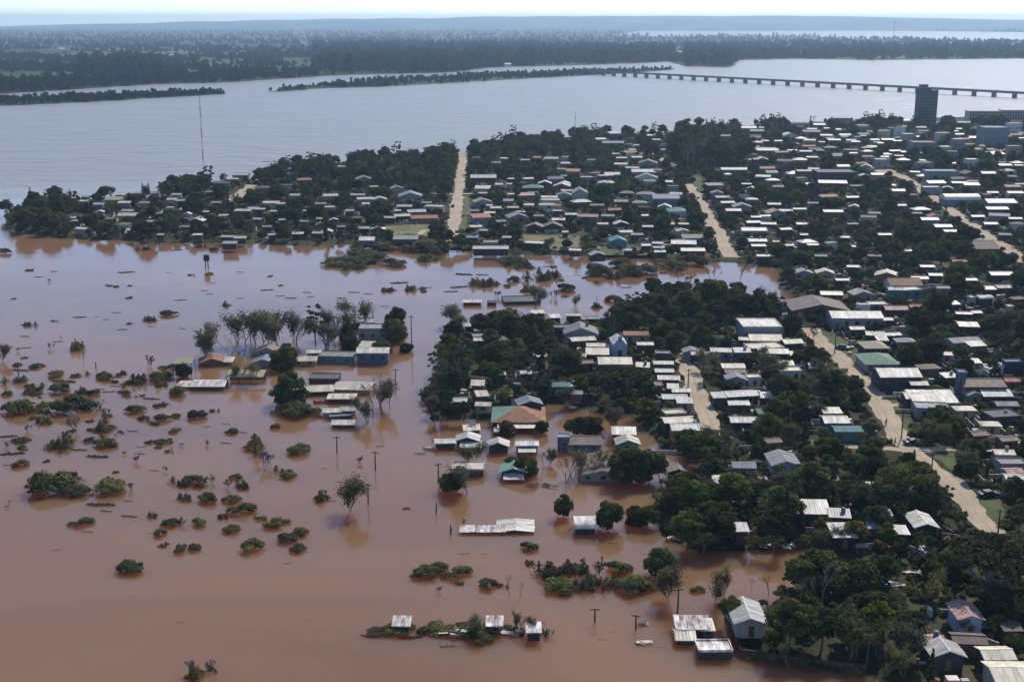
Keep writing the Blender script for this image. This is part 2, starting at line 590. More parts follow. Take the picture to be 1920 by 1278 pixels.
WP = {k: world_poly(v) for k, v in dict(town=TOWN, fl=FAR_LEFT, fr=FAR_RIGHT, i1=ISLE1, i2=ISLE2).items()}

def signed_dist(pts, poly):
    """positive inside"""
    x, y = pts[:, 0], pts[:, 1]
    best = np.full(len(pts), 1e12)
    inside = np.zeros(len(pts), dtype=bool)
    n = len(poly)
    for i in range(n):
        ax, ay = poly[i]
        bx, by = poly[(i + 1) % n]
        ex, ey = bx - ax, by - ay
        L = ex * ex + ey * ey + 1e-9
        t = np.clip(((x - ax) * ex + (y - ay) * ey) / L, 0, 1)
        dx, dy = x - ax - t * ex, y - ay - t * ey
        best = np.minimum(best, dx * dx + dy * dy)
        c = (ay > y) != (by > y)
        if abs(by - ay) > 1e-9:
            inside ^= c & (x < ex * (y - ay) / (by - ay) + ax)
    d = np.sqrt(best)
    return np.where(inside, d, -d)

def wobble(x, y):
    return (np.sin(x * 0.11 + 1.3 * np.sin(y * 0.07)) + np.sin(y * 0.13 + 1.7 * np.sin(x * 0.05 + 2)) + 0.6 * np.sin(x * 0.31 + y * 0.27))

SKY_X = np.array([-4000, -1200, 0, 160, 300, 600, 960, 1300, 1600, 1920, 3000, 6000.])
SKY_Y = np.array([60, 56, 52, 46.5, 43.5, 37.5, 33.5, 31, 33.5, 38, 44, 48.])

def land_height(x, y):
    pts = np.stack([x, y], 1)
    z = np.full(len(x), -3.0)
    wob = wobble(x, y)
    s = signed_dist(pts, WP['town']) + wob * 0.9
    z = np.maximum(z, np.clip(s * 0.3, -3, LZ))
    for k in ('i1', 'i2'):
        s = signed_dist(pts, WP[k]) + wob * 3.0
        z = np.maximum(z, np.clip(s * 0.12, -3, 0.8))
    for k in ('fl', 'fr'):
        s = signed_dist(pts, WP[k]) + wob * 3.0
        z = np.maximum(z, np.clip(s * 0.08, -3, 2.0))
    # wooded hills on the skyline
    px = 960 + F * x / np.maximum(depth(x, y), 50)
    hh = 100 - (np.interp(px, SKY_X, SKY_Y) - HORIZON) * 21500 / F
    t = np.clip((y - 13500) / 7500, 0, 1)
    t = t * t * (3 - 2 * t)
    bumps = 10 * np.sin(x * 0.0013 + 2 * np.sin(y * 0.0007)) + 6 * np.sin(x * 0.0041 + y * 0.002)
    z = np.where(y > 13500, z + t * np.maximum(hh + bumps, -2), z)
    return z

def axis(parts):
    out = []
    for a, b, st in parts:
        out.append(np.arange(a, b, st))
    return np.concatenate(out)

gx_ = axis([(-30000, -6000, 1500), (-6000, -1800, 150), (-1800, -450, 24), (-450, 600, 5), (600, 1800, 24), (1800, 6000, 150), (6000, 30001, 1500)])
gy_ = axis([(-800, 180, 70), (180, 1300, 5), (1300, 3800, 12), (3800, 8000, 90), (8000, 24001, 400)])
XX, YY = np.meshgrid(gx_, gy_)
xf, yf = XX.ravel(), YY.ravel()
ZZ = land_height(xf, yf)
nx, ny = len(gx_), len(gy_)
ii = (np.arange(ny - 1)[:, None] * nx + np.arange(nx - 1)[None, :]).ravel()
quads = np.stack([ii, ii + 1, ii + nx + 1, ii + nx], 1)
ground = obj('ground', mesh_np('ground', np.stack([xf, yf, ZZ], 1), quads, ['ground'], smooth=True))
structure(ground)
wm = MB()
wm.poly([(-29000, -700, 0), (29000, -700, 0), (29000, 23500, 0), (-29000, 23500, 0)])
structure(wm.build('flood_water', 'muddy_water'))

def haze_box():
    hb = MB().box((0, 11600, 99), (60400, 25000, 206))
    m = bpy.data.materials.new('haze')
    m.use_nodes = True
    n = m.node_tree.nodes
    n.remove(n['Principled BSDF'])
    pv = n.new('ShaderNodeVolumePrincipled')
    pv.inputs['Color'].default_value = (0.56, 0.78, 1.0, 1)
    pv.inputs['Density'].default_value = HAZE_DENSITY
    pv.inputs['Anisotropy'].default_value = 0.35
    m.node_tree.links.new(pv.outputs['Volume'], n['Material Output'].inputs['Volume'])
    m.cycles.homogeneous_volume = True if hasattr(m.cycles, 'homogeneous_volume') else None
    MATS['haze'] = m
    o = hb.build('haze', 'haze')
    o['kind'] = 'stuff'
HAZE_DENSITY = 7.0e-5
haze_box()

# ------------------------------------------------------------------ roads and open patches
ROADS = []      # world polylines with half width, to keep trees and houses off

def ribbon(name, pts, w, z, material, seed=0, step=2.5):
    """irregular dirt strip along a polyline of photo pixels (on land)"""
    r = random.Random(seed)
    wp = [G(x, y, LZ) for x, y in pts]
    ROADS.append((np.array([p[:2] for p in wp]), w / 2))
    line = []
    for a, b in zip(wp[:-1], wp[1:]):
        n = max(2, int((b - a).length / step))
        for i in range(n):
            line.append(a.lerp(b, i / n))
    line.append(wp[-1])
    # smooth
    for _ in range(8):
        line = [line[0]] + [(line[i - 1] + line[i] * 2 + line[i + 1]) / 4 for i in range(1, len(line) - 1)] + [line[-1]]
    v, f = [], []
    lw = rw = w / 2
    for i, p in enumerate(line):
        t = (line[min(i + 1, len(line) - 1)] - line[max(i - 1, 0)]).normalized()
        s = Vector((t.y, -t.x, 0))
        lw = lw * 0.7 + 0.3 * (w / 2 * r.uniform(0.35, 1.6))
        rw = rw * 0.6 + 0.4 * (w / 2 * r.uniform(0.3, 1.65))
        for k, q in enumerate((-lw, -lw * 0.5, 0, rw * 0.5, rw)):
            c = p + s * q
            v.append((c.x, c.y, LZ + z + 0.0))
    for i in range(len(line) - 1):
        for k in range(4):
            f.append((i * 5 + k, i * 5 + k + 1, i * 5 + k + 6, i * 5 + k + 5))
    ob = structure(obj(name, mesh_np(name, v, f, [material])))
    if w > 4.5:                                   # wheel ruts worn into the dirt
        for off in (-1.5, 0.3):
            vv, ff = [], []
            for i, p in enumerate(line):
                t = (line[min(i + 1, len(line) - 1)] - line[max(i - 1, 0)]).normalized()
                s = Vector((t.y, -t.x, 0))
                wob = off + 0.35 * math.sin(i * 0.31 + off * 3) + r.uniform(-.08, .08)
                hw = r.uniform(0.10, 0.30)
                for q in (wob - hw, wob + hw):
                    c = p + s * q
                    vv.append((c.x, c.y, LZ + z + 0.006))
            for i in range(len(line) - 1):
                if r.random() < 0.85:
                    ff.append((i * 2, i * 2 + 1, i * 2 + 3, i * 2 + 2))
            structure(obj('wheel_rut', mesh_np('wheel_rut', vv, ff, ['rut'])))
    return ob

def patch(name, pp, z, material, seed=0, ragged=1.0):
    r = random.Random(seed)
    wp = [G(x, y, LZ) for x, y in pp]
    line = []
    for i in range(len(wp)):
        a, b = wp[i], wp[(i + 1) % len(wp)]
        n = max(1, int((b - a).length / 2.5))
        for k in range(n):
            q = a.lerp(b, k / n)
            line.append(q + Vector((r.uniform(-ragged, ragged), r.uniform(-ragged, ragged), 0)))
    bm = bmesh.new()
    vs = [bm.verts.new((q.x, q.y, LZ + z)) for q in line]
    fc = bm.faces.new(vs)
    if fc.normal.z < 0:
        fc.normal_flip()
    bmesh.ops.triangulate(bm, faces=[fc])
    me = bpy.data.meshes.new(name)
    bm.to_mesh(me)
    bm.free()
    me.materials.append(MATS[material])
    return structure(obj(name, me))

ribbon('dirt_street', P('848,452 851,425 857,380 862,340 868,305 868,288'), 6.4, 0.02, 'dirt_road', 1)
ribbon('dirt_street', P('1372,482 1350,445 1333,415 1312,375 1290,345'), 6.6, 0.02, 'dirt_road', 2)
ribbon('dirt_street', P('1278,324 1258,308 1240,296'), 7.5, 0.02, 'dirt_road', 3)
ribbon('dirt_street', P('1940,500 1905,476 1860,448 1800,408 1745,366 1700,336 1660,318 1640,312'), 7.5, 0.02, 'dirt_road', 4)
ribbon('dirt_street', P('1960,1090 1880,1022 1835,965 1800,925 1760,885 1700,840 1665,788 1640,748 1620,715 1585,680 1545,648 1518,615'), 5.4, 0.02, 'dirt_road', 5)
ribbon('dirt_lane', P('1335,805 1322,775 1305,725 1290,690 1278,672'), 5.0, 0.02, 'dirt_road', 6)
ribbon('dirt_lane', P('1560,836 1640,838 1690,843 1790,841'), 4.0, 0.03, 'dirt_road', 7)
ribbon('dirt_lane', P('800,431 770,446 750,455'), 3.5, 0.02, 'dirt_road', 8)
ribbon('dirt_lane', P('475,346 455,362 435,376'), 8.0, 0.02, 'dirt_road', 9)
ribbon('dirt_lane', P('790,363 850,364 890,363'), 4.0, 0.03, 'dirt_road', 10)
ribbon('dirt_lane', P('1640,760 1720,757'), 2.5, 0.03, 'dirt_road', 21)
OPEN = []
def open_patch(name, s, z, m, seed, rag=1.0):
    OPEN.append(world_poly(P(s)))
    return patch(name, P(s), z, m, seed, rag)
open_patch('grass_verge', '1540,622 1575,620 1620,668 1655,710 1690,752 1700,768 1662,772 1640,742 1600,690 1560,655', 0.01, 'grass', 11)
open_patch('sand_patch', '1545,652 1570,660 1592,676 1605,690 1580,694 1556,672', 0.015, 'dirt_road', 12)
open_patch('grass_verge', '1652,778 1690,774 1715,800 1700,812 1668,792', 0.01, 'grass', 13)
open_patch('grass_verge', '1815,932 1868,930 1888,958 1886,985 1862,976 1838,955', 0.01, 'grass', 14)
open_patch('grass_verge', '1742,848 1790,845 1800,880 1775,880', 0.01, 'grass', 15)
open_patch('grass_verge', '862,366 880,368 884,400 882,440 858,446 858,410', 0.01, 'grass', 16)
open_patch('grass_clearing', '722,424 800,418 812,436 798,452 735,452', 0.01, 'dry_grass', 17)
open_patch('grass_clearing', '980,440 1085,442 1100,458 1080,470 985,468', 0.01, 'dry_grass', 18)
open_patch('grass_clearing', '1120,462 1225,462 1235,478 1130,478', 0.01, 'grass', 19)
open_patch('grass_clearing', '1500,826 1560,824 1560,838 1505,838', 0.01, 'grass', 20)
open_patch('grass_clearing', '1340,318 1400,318 1415,328 1350,330', 0.01, 'grass', 22)
open_patch('grass_clearing', '1400,250 1450,250 1452,258 1405,260', 0.01, 'grass', 23)
open_patch('sand_patch', '1640,316 1662,312 1680,322 1668,334 1648,334', 0.03, 'dirt_road', 24)
open_patch('grass_clearing', '420,372 450,356 462,366 440,384', 0.01, 'dry_grass', 25)
open_patch('grass_verge', '1290,335 1315,330 1330,352 1318,362', 0.01, 'grass', 26)

def near_road(x, y, margin):
    for line, hw in ROADS:
        a, b = line[:-1], line[1:]
        e = b - a
        t = np.clip(((x - a[:, 0]) * e[:, 0] + (y - a[:, 1]) * e[:, 1]) / (e ** 2).sum(1), 0, 1)
        d = np.hypot(x - a[:, 0] - t * e[:, 0], y - a[:, 1] - t * e[:, 1]).min()
        if d < hw + margin:
            return True
    return False

def road_dist(xs, ys):
    """distance outside the edge of the nearest road, for many points"""
    best = np.full(len(xs), 1e9)
    for line, hw in ROADS:
        for a, b in zip(line[:-1], line[1:]):
            e = b - a
            t = np.clip(((xs - a[0]) * e[0] + (ys - a[1]) * e[1]) / (e ** 2).sum(), 0, 1)
            best = np.minimum(best, np.hypot(xs - a[0] - t * e[0], ys - a[1] - t * e[1]) - hw)
    return best

def in_open(xs, ys, margin):
    pts = np.stack([xs, ys], 1)
    m = np.zeros(len(xs), dtype=bool)
    for po in OPEN:
        m |= signed_dist(pts, po) > -margin
    return m
# ------------------------------------------------------------------ houses
HOUSES = []      # (x, y, half w, half d, px, py, w_px, h_px) for keeping trees off
ROOFWORD = dict(white='white metal', cream='cream metal', tan='weathered tan', lgrey='pale grey metal', grey='grey sheet', dark='dark flat-toned',
                rust='rusty red', terra='terracotta tiled', brown='brown tiled', teal='teal green', green='dull green', blue='blue',
                bluegrey='blue-grey', pink='faded pink', patchy='patchy white and rust', moss='mossy')
KINDWORD = dict(gx='gabled', gy='front-gabled', shed='lean-to', flat='flat', hip='hipped', arch='arched')
WALLWORD = dict(white='white', tan='tan', grey='grey', dark='dark', brown='brown', brick='brick', blue='blue', navy='navy', teal='teal',
                green='green', bluegrey='blue-grey', pink='pink', cream='cream', maroon='maroon', lblue='pale blue', black='shadowy')
ANC = {}

def sheets(parent, origin, u, v, ulen, vlen, material, r, sw=1.05):
    """a roof slope laid with separate metal sheets (shared mesh), origin = lower left corner"""
    n = max(2, int(round(ulen / sw)))
    wd = ulen / n
    nrm = u.cross(v).normalized()
    mb = MB()
    segs = 4
    # one sheet: shallow corrugated profile across u
    prof = [(i / segs * (wd - 0.03), 0.035 if i % 2 else 0.0) for i in range(segs + 1)]
    top = []
    for t in (0, 1):
        for x, h in prof:
            top.append((x, t * vlen, h))
    k = segs + 1
    mb.v = top + [(x, y, h - 0.02) for x, y, h in top]
    for i in range(segs):
        mb.f.append((i, i + 1, k + i + 1, k + i))
        mb.f.append((2 * k + k + i, 2 * k + k + i + 1, 2 * k + i + 1, 2 * k + i))
    mb.f += [(i + 1, i, 2 * k + i, 2 * k + i + 1) for i in range(segs)]
    me = mb.mesh('roof_sheet', material)
    m = Matrix((u, v, nrm)).transposed().to_4x4()
    for i in range(n):
        if r.random() < 0.02:
            continue
        o = bpy.data.objects.new('roof_sheet', me)
        COL.objects.link(o)
        o.parent = parent
        lift = r.uniform(0.03, 0.075)
        mm = Matrix.Translation(origin + u * (i * wd) + nrm * lift + v * r.uniform(-0.06, 0.06)) @ m @ Matrix.Rotation(r.uniform(-0.008, 0.008), 4, 'Z')
        o.matrix_local = mm

def house(px, py, wpx, kind='gx', roof='white', wall='tan', e=2.7, d=None, rz=0.0, base=None, pitch=None, label=None, landmark=None,
          roof2=None, porch=False, cat='house', name='house', wins=None, flood=False, tank=False, chimney=False):
    """px, py: photo position of the middle of the roof's front edge; wpx: its width in the photo; e: eave height over ground or water"""
    r = random.Random(int(px * 7919 + py * 131))
    zb = LZ if base is None else base
    p = G(px, py, (0.0 if flood else LZ) + e)
    sc = scale_at(p)
    w = max(2.2, wpx / sc)
    if d is None:
        d = min(max(w * r.uniform(0.6, 0.8), 3.2), 11.0)
    if kind == 'gy' and d < w * 0.8:
        d = w * 0.85
    zb = -1.6 if flood else LZ - 0.15
    rz = rz + r.uniform(-0.03, 0.03) + GRID_ROT
    root = empty(name, (0, 0, 0), rz)
    cx, cy = p.x - math.sin(rz) * d / 2, p.y + math.cos(rz) * d / 2
    root.location = (cx, cy, zb)
    h = p.z - zb                       # wall height
    ov = 0.35
    pitch = pitch if pitch is not None else {'gx': r.uniform(0.2, 0.3), 'gy': r.uniform(0.3, 0.4), 'shed': r.uniform(0.1, 0.16), 'hip': 0.33}.get(kind, 0.0)
    detail = sc > 5.6
    hw, hd = w / 2, d / 2
    wb = MB()
    # walls
    if kind == 'gx':
        rise = pitch * hd
        wb.box((0, 0, h / 2), (w - 0.3, d - 0.3, h))
        for s in (-1, 1):
            a = [(s * (hw - 0.16), -hd + 0.15, h), (s * (hw - 0.16), hd - 0.15, h), (s * (hw - 0.16), 0, h + rise - 0.04)]
            wb.poly(a if s > 0 else a[::-1])
    elif kind == 'gy':
        rise = pitch * hw
        wb.box((0, 0, h / 2), (w - 0.3, d - 0.3, h))
        for s in (-1, 1):
            a = [(-hw + 0.15, s * (hd - 0.16), h), (hw - 0.15, s * (hd - 0.16), h), (0, s * (hd - 0.16), h + rise - 0.04)]
            wb.poly(a[::-1] if s > 0 else a)
    elif kind == 'shed':
        rise = pitch * d
        x, y0, y1 = hw - 0.15, -hd + 0.15, hd - 0.15
        b = [(-x, y0, 0), (x, y0, 0), (x, y1, 0), (-x, y1, 0), (-x, y0, h - 0.05), (x, y0, h - 0.05), (x, y1, h + rise - 0.12), (-x, y1, h + rise - 0.12)]
        for q in ((4, 5, 6, 7), (0, 1, 5, 4), (1, 2, 6, 5), (2, 3, 7, 6), (3, 0, 4, 7)):
            wb.poly([b[i] for i in q])
    else:
        rise = 0
        wb.box((0, 0, h / 2 - 0.02), (w - 0.3, d - 0.3, h - 0.04))
    wb.build('wall', 'wall_' + wall, root)
    # roof
    rb = MB()
    if kind == 'gx':
        rise = pitch * hd
        ey = -(hd + ov)
        ez = h - pitch * ov
        A, B = (-hw - ov * 0.6, ey, ez), (hw + ov * 0.6, ey, ez)
        C, D = (hw + ov * 0.6, 0, h + rise), (-hw - ov * 0.6, 0, h + rise)
        A2, B2 = (hw + ov * 0.6, hd + ov, ez), (-hw - ov * 0.6, hd + ov, ez)
        rb.slab([A, B, C, D], 0.10)
        rb.slab([A2, B2, D, C], 0.10)
        rb.box((0, 0, h + rise + 0.03), (w + 0.5, 0.35, 0.08))
    elif kind == 'gy':
        rise = pitch * hw
        ex = hw + ov
        ez = h - pitch * ov
        y0, y1 = -hd - ov * 0.7, hd + ov * 0.7
        rb.slab([(-ex, y0, ez), (0, y0, h + rise), (0, y1, h + rise), (-ex, y1, ez)], 0.10)
        rb2 = MB() if roof2 else rb
        rb2.slab([(0, y0, h + rise), (ex, y0, ez), (ex, y1, ez), (0, y1, h + rise)], 0.10)
        rb.box((0, 0, h + rise + 0.03), (0.35, d + 0.55, 0.08))
    elif kind == 'shed':
        rise = pitch * d
        y0, y1 = -hd - ov, hd + ov
        z0, z1 = h - pitch * ov, h + rise + pitch * ov
        rb.slab([(-hw - ov * .6, y0, z0), (hw + ov * .6, y0, z0), (hw + ov * .6, y1, z1), (-hw - ov * .6, y1, z1)], 0.10)
    elif kind == 'flat':
        rb.box((0, 0, h + 0.09), (w, d, 0.18))
        for s in (-1, 1):
            rb.box((0, s * (hd - 0.08), h + 0.30), (w - 0.02, 0.16, 0.26))
            rb.box((s * (hw - 0.08), 0, h + 0.29), (0.16, d - 0.33, 0.24))
    elif kind == 'hip':
        ex, ey = hw + ov, hd + ov
        ez = h - pitch * ov
        rise = pitch * min(hw, hd)
        q = min(hw, hd) + ov
        zt = ez + pitch * q
        if hw >= hd:
            R1, R2 = (-ex + q, 0, zt), (ex - q, 0, zt)
            sl = [[(-ex, -ey, ez), (ex, -ey, ez), R2, R1], [(ex, ey, ez), (-ex, ey, ez), R1, R2]]
            tri = [[(-ex, ey, ez), (-ex, -ey, ez), R1], [(ex, -ey, ez), (ex, ey, ez), R2]]
        else:
            R1, R2 = (0, -ey + q, zt), (0, ey - q, zt)
            sl = [[(ex, -ey, ez), (ex, ey, ez), R2, R1], [(-ex, ey, ez), (-ex, -ey, ez), R1, R2]]
            tri = [[(-ex, -ey, ez), (ex, -ey, ez), R1], [(ex, ey, ez), (-ex, ey, ez), R2]]
        rb2 = MB() if roof2 else rb
        for k, s in enumerate(sl + tri):
            (rb2 if (roof2 and k in (3, 0)) else rb).slab(s, 0.08)
    elif kind == 'arch':
        n = 10
        pr = [(-(hd + 0.3) * math.cos(math.pi * i / n), math.sin(math.pi * i / n) * hd * 0.5) for i in range(n + 1)]
        for i in range(n):
            (ya, za), (yb, zb_) = pr[i], pr[i + 1]
            rb.slab([(-hw - .2, ya, h + za), (hw + .2, ya, h + za), (hw + .2, yb, h + zb_), (-hw - .2, yb, h + zb_)], 0.06)
        for s in (-1, 1):
            rb.poly([(s * (hw - 0.02), y * 0.98, h + z * 0.98) for y, z in (pr if s < 0 else pr[::-1])])
    ro = rb.build('roof', 'roof_' + roof, root)
    if roof2 and kind in ('gy', 'hip'):
        rb2.build('roof_slope', 'roof_' + roof2, ro)
    if detail and roof not in ('terra', 'brown') and not roof2:
        if kind == 'gx':
            v = Vector((0, hd + ov, rise + pitch * ov))
            sheets(ro, Vector((-hw - ov * .6, -(hd + ov), h - pitch * ov)), Vector((1, 0, 0)), v.normalized(), w + 1.2 * ov, v.length - 0.1, 'roof_' + roof, r)
        elif kind == 'shed':
            v = Vector((0, d + 2 * ov, rise + 2 * pitch * ov))
            sheets(ro, Vector((-hw - ov * .6, -(hd + ov), h - pitch * ov)), Vector((1, 0, 0)), v.normalized(), w + 1.2 * ov, v.length, 'roof_' + roof, r)
        elif kind == 'gy':
            v = Vector((hw + ov, 0, rise + pitch * ov))
            L = d + 1.4 * ov
            sheets(ro, Vector((-hw - ov, hd + ov * .7, h - pitch * ov)), Vector((0, -1, 0)), v.normalized(), L, v.length - 0.1, 'roof_' + roof, r)
            v2 = Vector((-(hw + ov), 0, rise + pitch * ov))
            sheets(ro, Vector((hw + ov, -hd - ov * .7, h - pitch * ov)), Vector((0, 1, 0)), v2.normalized(), L, v2.length - 0.1, 'roof_' + roof, r)
    if tank:
        tb = MB().tube([(hw * 0.4, hd * 0.2, h - 0.2), (hw * 0.4, hd * 0.2, h + rise + 0.75), (hw * 0.4, hd * 0.2, h + rise + 0.9)], [0.45, 0.48, 0.3], 10)
        tb.build('water_tank', 'roof_bluegrey' if r.random() < 0.4 else 'concrete', root)
    # openings on the side that faces the viewer (the street or yard side)
    water = 1.6 if flood else 0.15
    if wins is None:
        wins = sc > 4.2
    if wins and h - water > 1.3:
        y = -hd + 0.15
        n = max(1, int(w / 3.0))
        dk = r.randrange(n) if (not flood and h > 2.2) else -1
        for i in range(n):
            x = -hw + w * (i + 0.5) / n + r.uniform(-0.2, 0.2)
            if i == dk:
                db = MB().box((0, 0, 0), (0.95, 0.10, 2.05)).build('door', 'door_wood', root, (x, y - 0.03, 0.15 + 1.03))
                if sc > 8:
                    MB().box((0.35, -0.07, 0), (0.06, 0.06, 0.16)).build('door_handle', 'frame_white', db)
            else:
                wh = min(1.1, (h - water) * 0.5)
                wo_ = MB().box((0, 0, 0), (1.15, 0.08, wh)).build('window', 'pane', root, (x, y - 0.02, water + (h - water) * 0.55))
                if detail and r.random() < 0.35:
                    fb = MB()
                    for s in (-1, 1):
                        fb.box((s * 0.60, -0.03, 0), (0.06, 0.14, wh + 0.12))
                        fb.box((0, -0.03, s * (wh / 2 + 0.03)), (1.14, 0.14, 0.06))
                    fb.build('frame', 'frame_white', wo_)
    if porch:
        pb = MB().slab([(-hw * .8, -hd - 2.6, h - 0.9), (hw * .8, -hd - 2.6, h - 0.9), (hw * .8, -hd + 0.1, h - 0.45), (-hw * .8, -hd + 0.1, h - 0.45)], 0.08)
        po = pb.build('porch_roof', 'roof_' + (porch if isinstance(porch, str) else 'lgrey'), root)
        for s in (-1, 1):
            MB().box((s * hw * .75, -hd - 2.45, (h - 0.98) / 2), (0.14, 0.14, h - 0.98)).build('post', 'pole_wood', root)
    if chimney:
        MB().box((hw * .3, hd * .3, h + rise + 0.3), (0.6, 0.6, 1.4)).build('chimney', 'wall_brick', root)
    desc = ROOFWORD[roof] + ' ' + KINDWORD[kind] + ' roof ' + cat + ' with ' + WALLWORD[wall] + ' walls'
    if flood:
        desc = 'half-flooded ' + desc
    pc = to_px(cx, cy, p.z)
    HOUSES.append((cx, cy, w / 2 + 0.6, d / 2 + 0.6, px, py, wpx, (h + rise) * sc, d))
    return reg(root, cat, px, py, desc, label, None, landmark, wpx * sc)

GRID_ROT = 0.0

def hs(text, **kw):
    """rows: px py width kind roof wall [eave]"""
    for row in text.strip().split(';'):
        t = row.split()
        if not t:
            continue
        k = dict(kw)
        rr = random.Random(int(float(t[0]) * 53 + float(t[1]) * 17))
        if t[4] == 'white' and rr.random() < 0.46:
            t[4] = rr.choice(['lgrey', 'cream', 'tan', 'lgrey', 'patchy'])
        k['rz'] = rr.choice([0, 0, 0, 0.12, -0.12, 0.2, -0.06])
        if float(t[2]) > 20 and rr.random() < 0.13 and not kw.get('flood'):
            k['tank'] = True
        if len(t) > 6:
            k['e'] = float(t[6])
        house(float(t[0]), float(t[1]), float(t[2]), t[3], t[4], t[5], **k)

# ---- notable houses first: they are also what other things are described by
house(388, 724, 64, 'gx', 'white', 'dark', e=1.1, flood=True, label='long white metal roof just above the flood, left of the flooded islet', landmark='the lone long white roof in the flood')
house(698, 661, 60, 'gx', 'white', 'blue', e=3.6, flood=True, label='tall blue-walled house with white roof on the flooded islet', landmark='the tall blue house on the flooded islet')
house(699, 618, 56, 'flat', 'grey', 'grey', e=4.2, flood=True, wins=True, label='two-storey grey flat-roofed house at the back of the flooded islet', landmark='the grey two-storey islet house')
house(643, 795, 44, 'gx', 'white', 'dark', e=1.0, flood=True, label='small white roof at the front tip of the flooded islet', landmark='the front-most white roof of the islet')
house(972, 790, 98, 'hip', 'green', 'dark', e=2.2, d=13, flood=True, roof2='rust', porch='cream', label='large hipped roof half green and half rust beside the flood', landmark='the large green and rust roof')
house(1609, 596, 96, 'gx', 'white', 'grey', e=4.0, d=10, label='long white warehouse roof right of the upper main street', landmark='the long white warehouse roof')
house(1154, 682, 62, 'gx', 'cream', 'brown', e=3.2, d=8, label='long cream metal roof in front of the pale blue church', landmark='the long cream roof')
house(963, 884, 48, 'gy', 'green', 'navy', e=1.7, flood=True, roof2='cream', porch='lgrey', label='flooded navy house with green gabled roof, right slope coloured cream as sunlight', landmark='the green gabled house')  # sun on the right slope is painted in as a cream roof colour
house(988, 834, 42, 'gx', 'white', 'grey', e=2.4, flood=True, porch='white', label='white-roofed flooded house with white front porch', landmark='the white house with porch')
house(1098, 990, 38, 'arch', 'white', 'navy', e=1.5, d=5, flood=True, label='isolated shed with white arched roof standing in open water', landmark='the arched white shed')
house(1095, 832, 66, 'gx', 'brown', 'blue', e=2.2, flood=True, label='long blue-walled house with brown roof standing in the flood', landmark='the long blue flooded house')
house(1057, 822, 24, 'flat', 'bluegrey', 'blue', e=3.4, flood=True, label='narrow blue tower-like house left of the long blue flooded house')
house(1178, 832, 42, 'gy', 'tan', 'teal', e=2.2, flood=True, label='teal-walled house with tan gabled roof at the flooded lane', landmark='the teal house at the flood edge')
house(1130, 890, 84, 'gy', 'brown', 'grey', e=1.6, d=13, flood=True, pitch=0.22, label='wide brown low-gabled roof behind bare trees in the flood', landmark='the wide brown roof in the flood')
house(1408, 1168, 58, 'gy', 'lgrey', 'grey', e=2.6, d=8, label='pale grey-green gabled house behind the brown boundary wall', landmark='the pale gabled house by the boundary wall')
house(1342, 1222, 66, 'flat', 'patchy', 'dark', e=1.4, d=3.8, pitch=0.05, flood=True, label='low flooded shed with tan and brown patched roof by the wall', landmark='the patched shed by the boundary wall')
house(1300, 1178, 62, 'shed', 'patchy', 'dark', e=1.7, d=4.0, pitch=0.08, flood=True, label='ruined shed with brown and white sheets left of boundary wall')
house(1286, 1198, 36, 'gx', 'cream', 'dark', e=1.1, d=4.5, flood=True, label='small half-sunken shed with cream roof at lower centre', landmark='the half-sunken cream shed')
house(1822, 1160, 44, 'gy', 'pink', 'lblue', e=3.4, d=6, label='two-storey house with pink gabled roof under the spreading tree', landmark='the pink two-storey house')
house(1912, 1276, 88, 'gx', 'cream', 'grey', e=3.0, d=6, label='big cream roof in the bottom right corner', landmark='the cream roof in the bottom right corner')
house(1876, 1234, 58, 'gx', 'cream', 'dark', e=2.7, d=4, label='smaller cream roof just behind the corner roof')
house(1780, 1230, 60, 'gy', 'lgrey', 'navy', e=2.6, d=4.5, label='pale grey front-gabled house left of the corner roofs', landmark='the pale front-gabled house at lower right')
house(752, 1172, 31, 'shed', 'patchy', 'dark', e=1.3, d=2.8, pitch=0.08, flood=True, label='leftmost of three shacks on the drowned bank, patchy white roof', landmark='the leftmost drowned shack')
house(927, 1172, 29, 'shed', 'patchy', 'maroon', e=1.6, d=2.8, pitch=0.08, flood=True, label='middle of three shacks on the drowned bank, white roof', landmark='the middle drowned shack')
house(1001, 1184, 26, 'shed', 'patchy', 'black', e=1.7, d=2.8, pitch=0.08, flood=True, label='rightmost of three shacks on the drowned bank, dark walls', landmark='the rightmost drowned shack')
house(905, 996, 84, 'shed', 'patchy', 'dark', e=0.45, d=2.6, flood=True, pitch=0.05, label='long white and rust roof almost under water', landmark='the almost sunken long roof')
house(966, 996, 66, 'gy', 'white', 'dark', e=0.35, d=3.0, flood=True, pitch=0.1, label='low white gable almost under water at right end of long roof')
house(1806, 375, 66, 'arch', 'white', 'bluegrey', e=3.5, d=11, label='white arched hangar beside the far right street', landmark='the white arched hangar')
house(1270, 396, 34, 'hip', 'teal', 'white', e=3.0, d=10, label='teal hipped roof with white walls by the upper street', landmark='the teal hipped house')
house(1300, 446, 40, 'gx', 'moss', 'blue', e=3.2, d=9, label='bright blue-walled house at the upper street bend', landmark='the bright blue upper house')
house(1250, 372, 50, 'gx', 'bluegrey', 'bluegrey', e=4.0, d=12, label='big blue-grey warehouse left of the upper street', landmark='the blue-grey warehouse')
house(1378, 318, 50, 'gx', 'lgrey', 'teal', e=4.2, d=9, label='teal building with pale roof beyond a green lawn', landmark='the teal building on the lawn')
house(1850, 466, 48, 'gx', 'brown', 'brick', e=4.0, d=14, pitch=0.35, label='large brown barn roof left of the far right street', landmark='the large brown barn')
house(1540, 582, 108, 'gy', 'brown', 'brown', e=2.8, d=16, pitch=0.22, label='very wide brown low-gabled roof behind long white warehouse', landmark='the wide brown roof behind the warehouse')
house(1700, 534, 60, 'gx', 'rust', 'white', e=3.4, d=10, pitch=0.35, label='rust-orange roof with white walls right of the channel', landmark='the rust-orange roof')
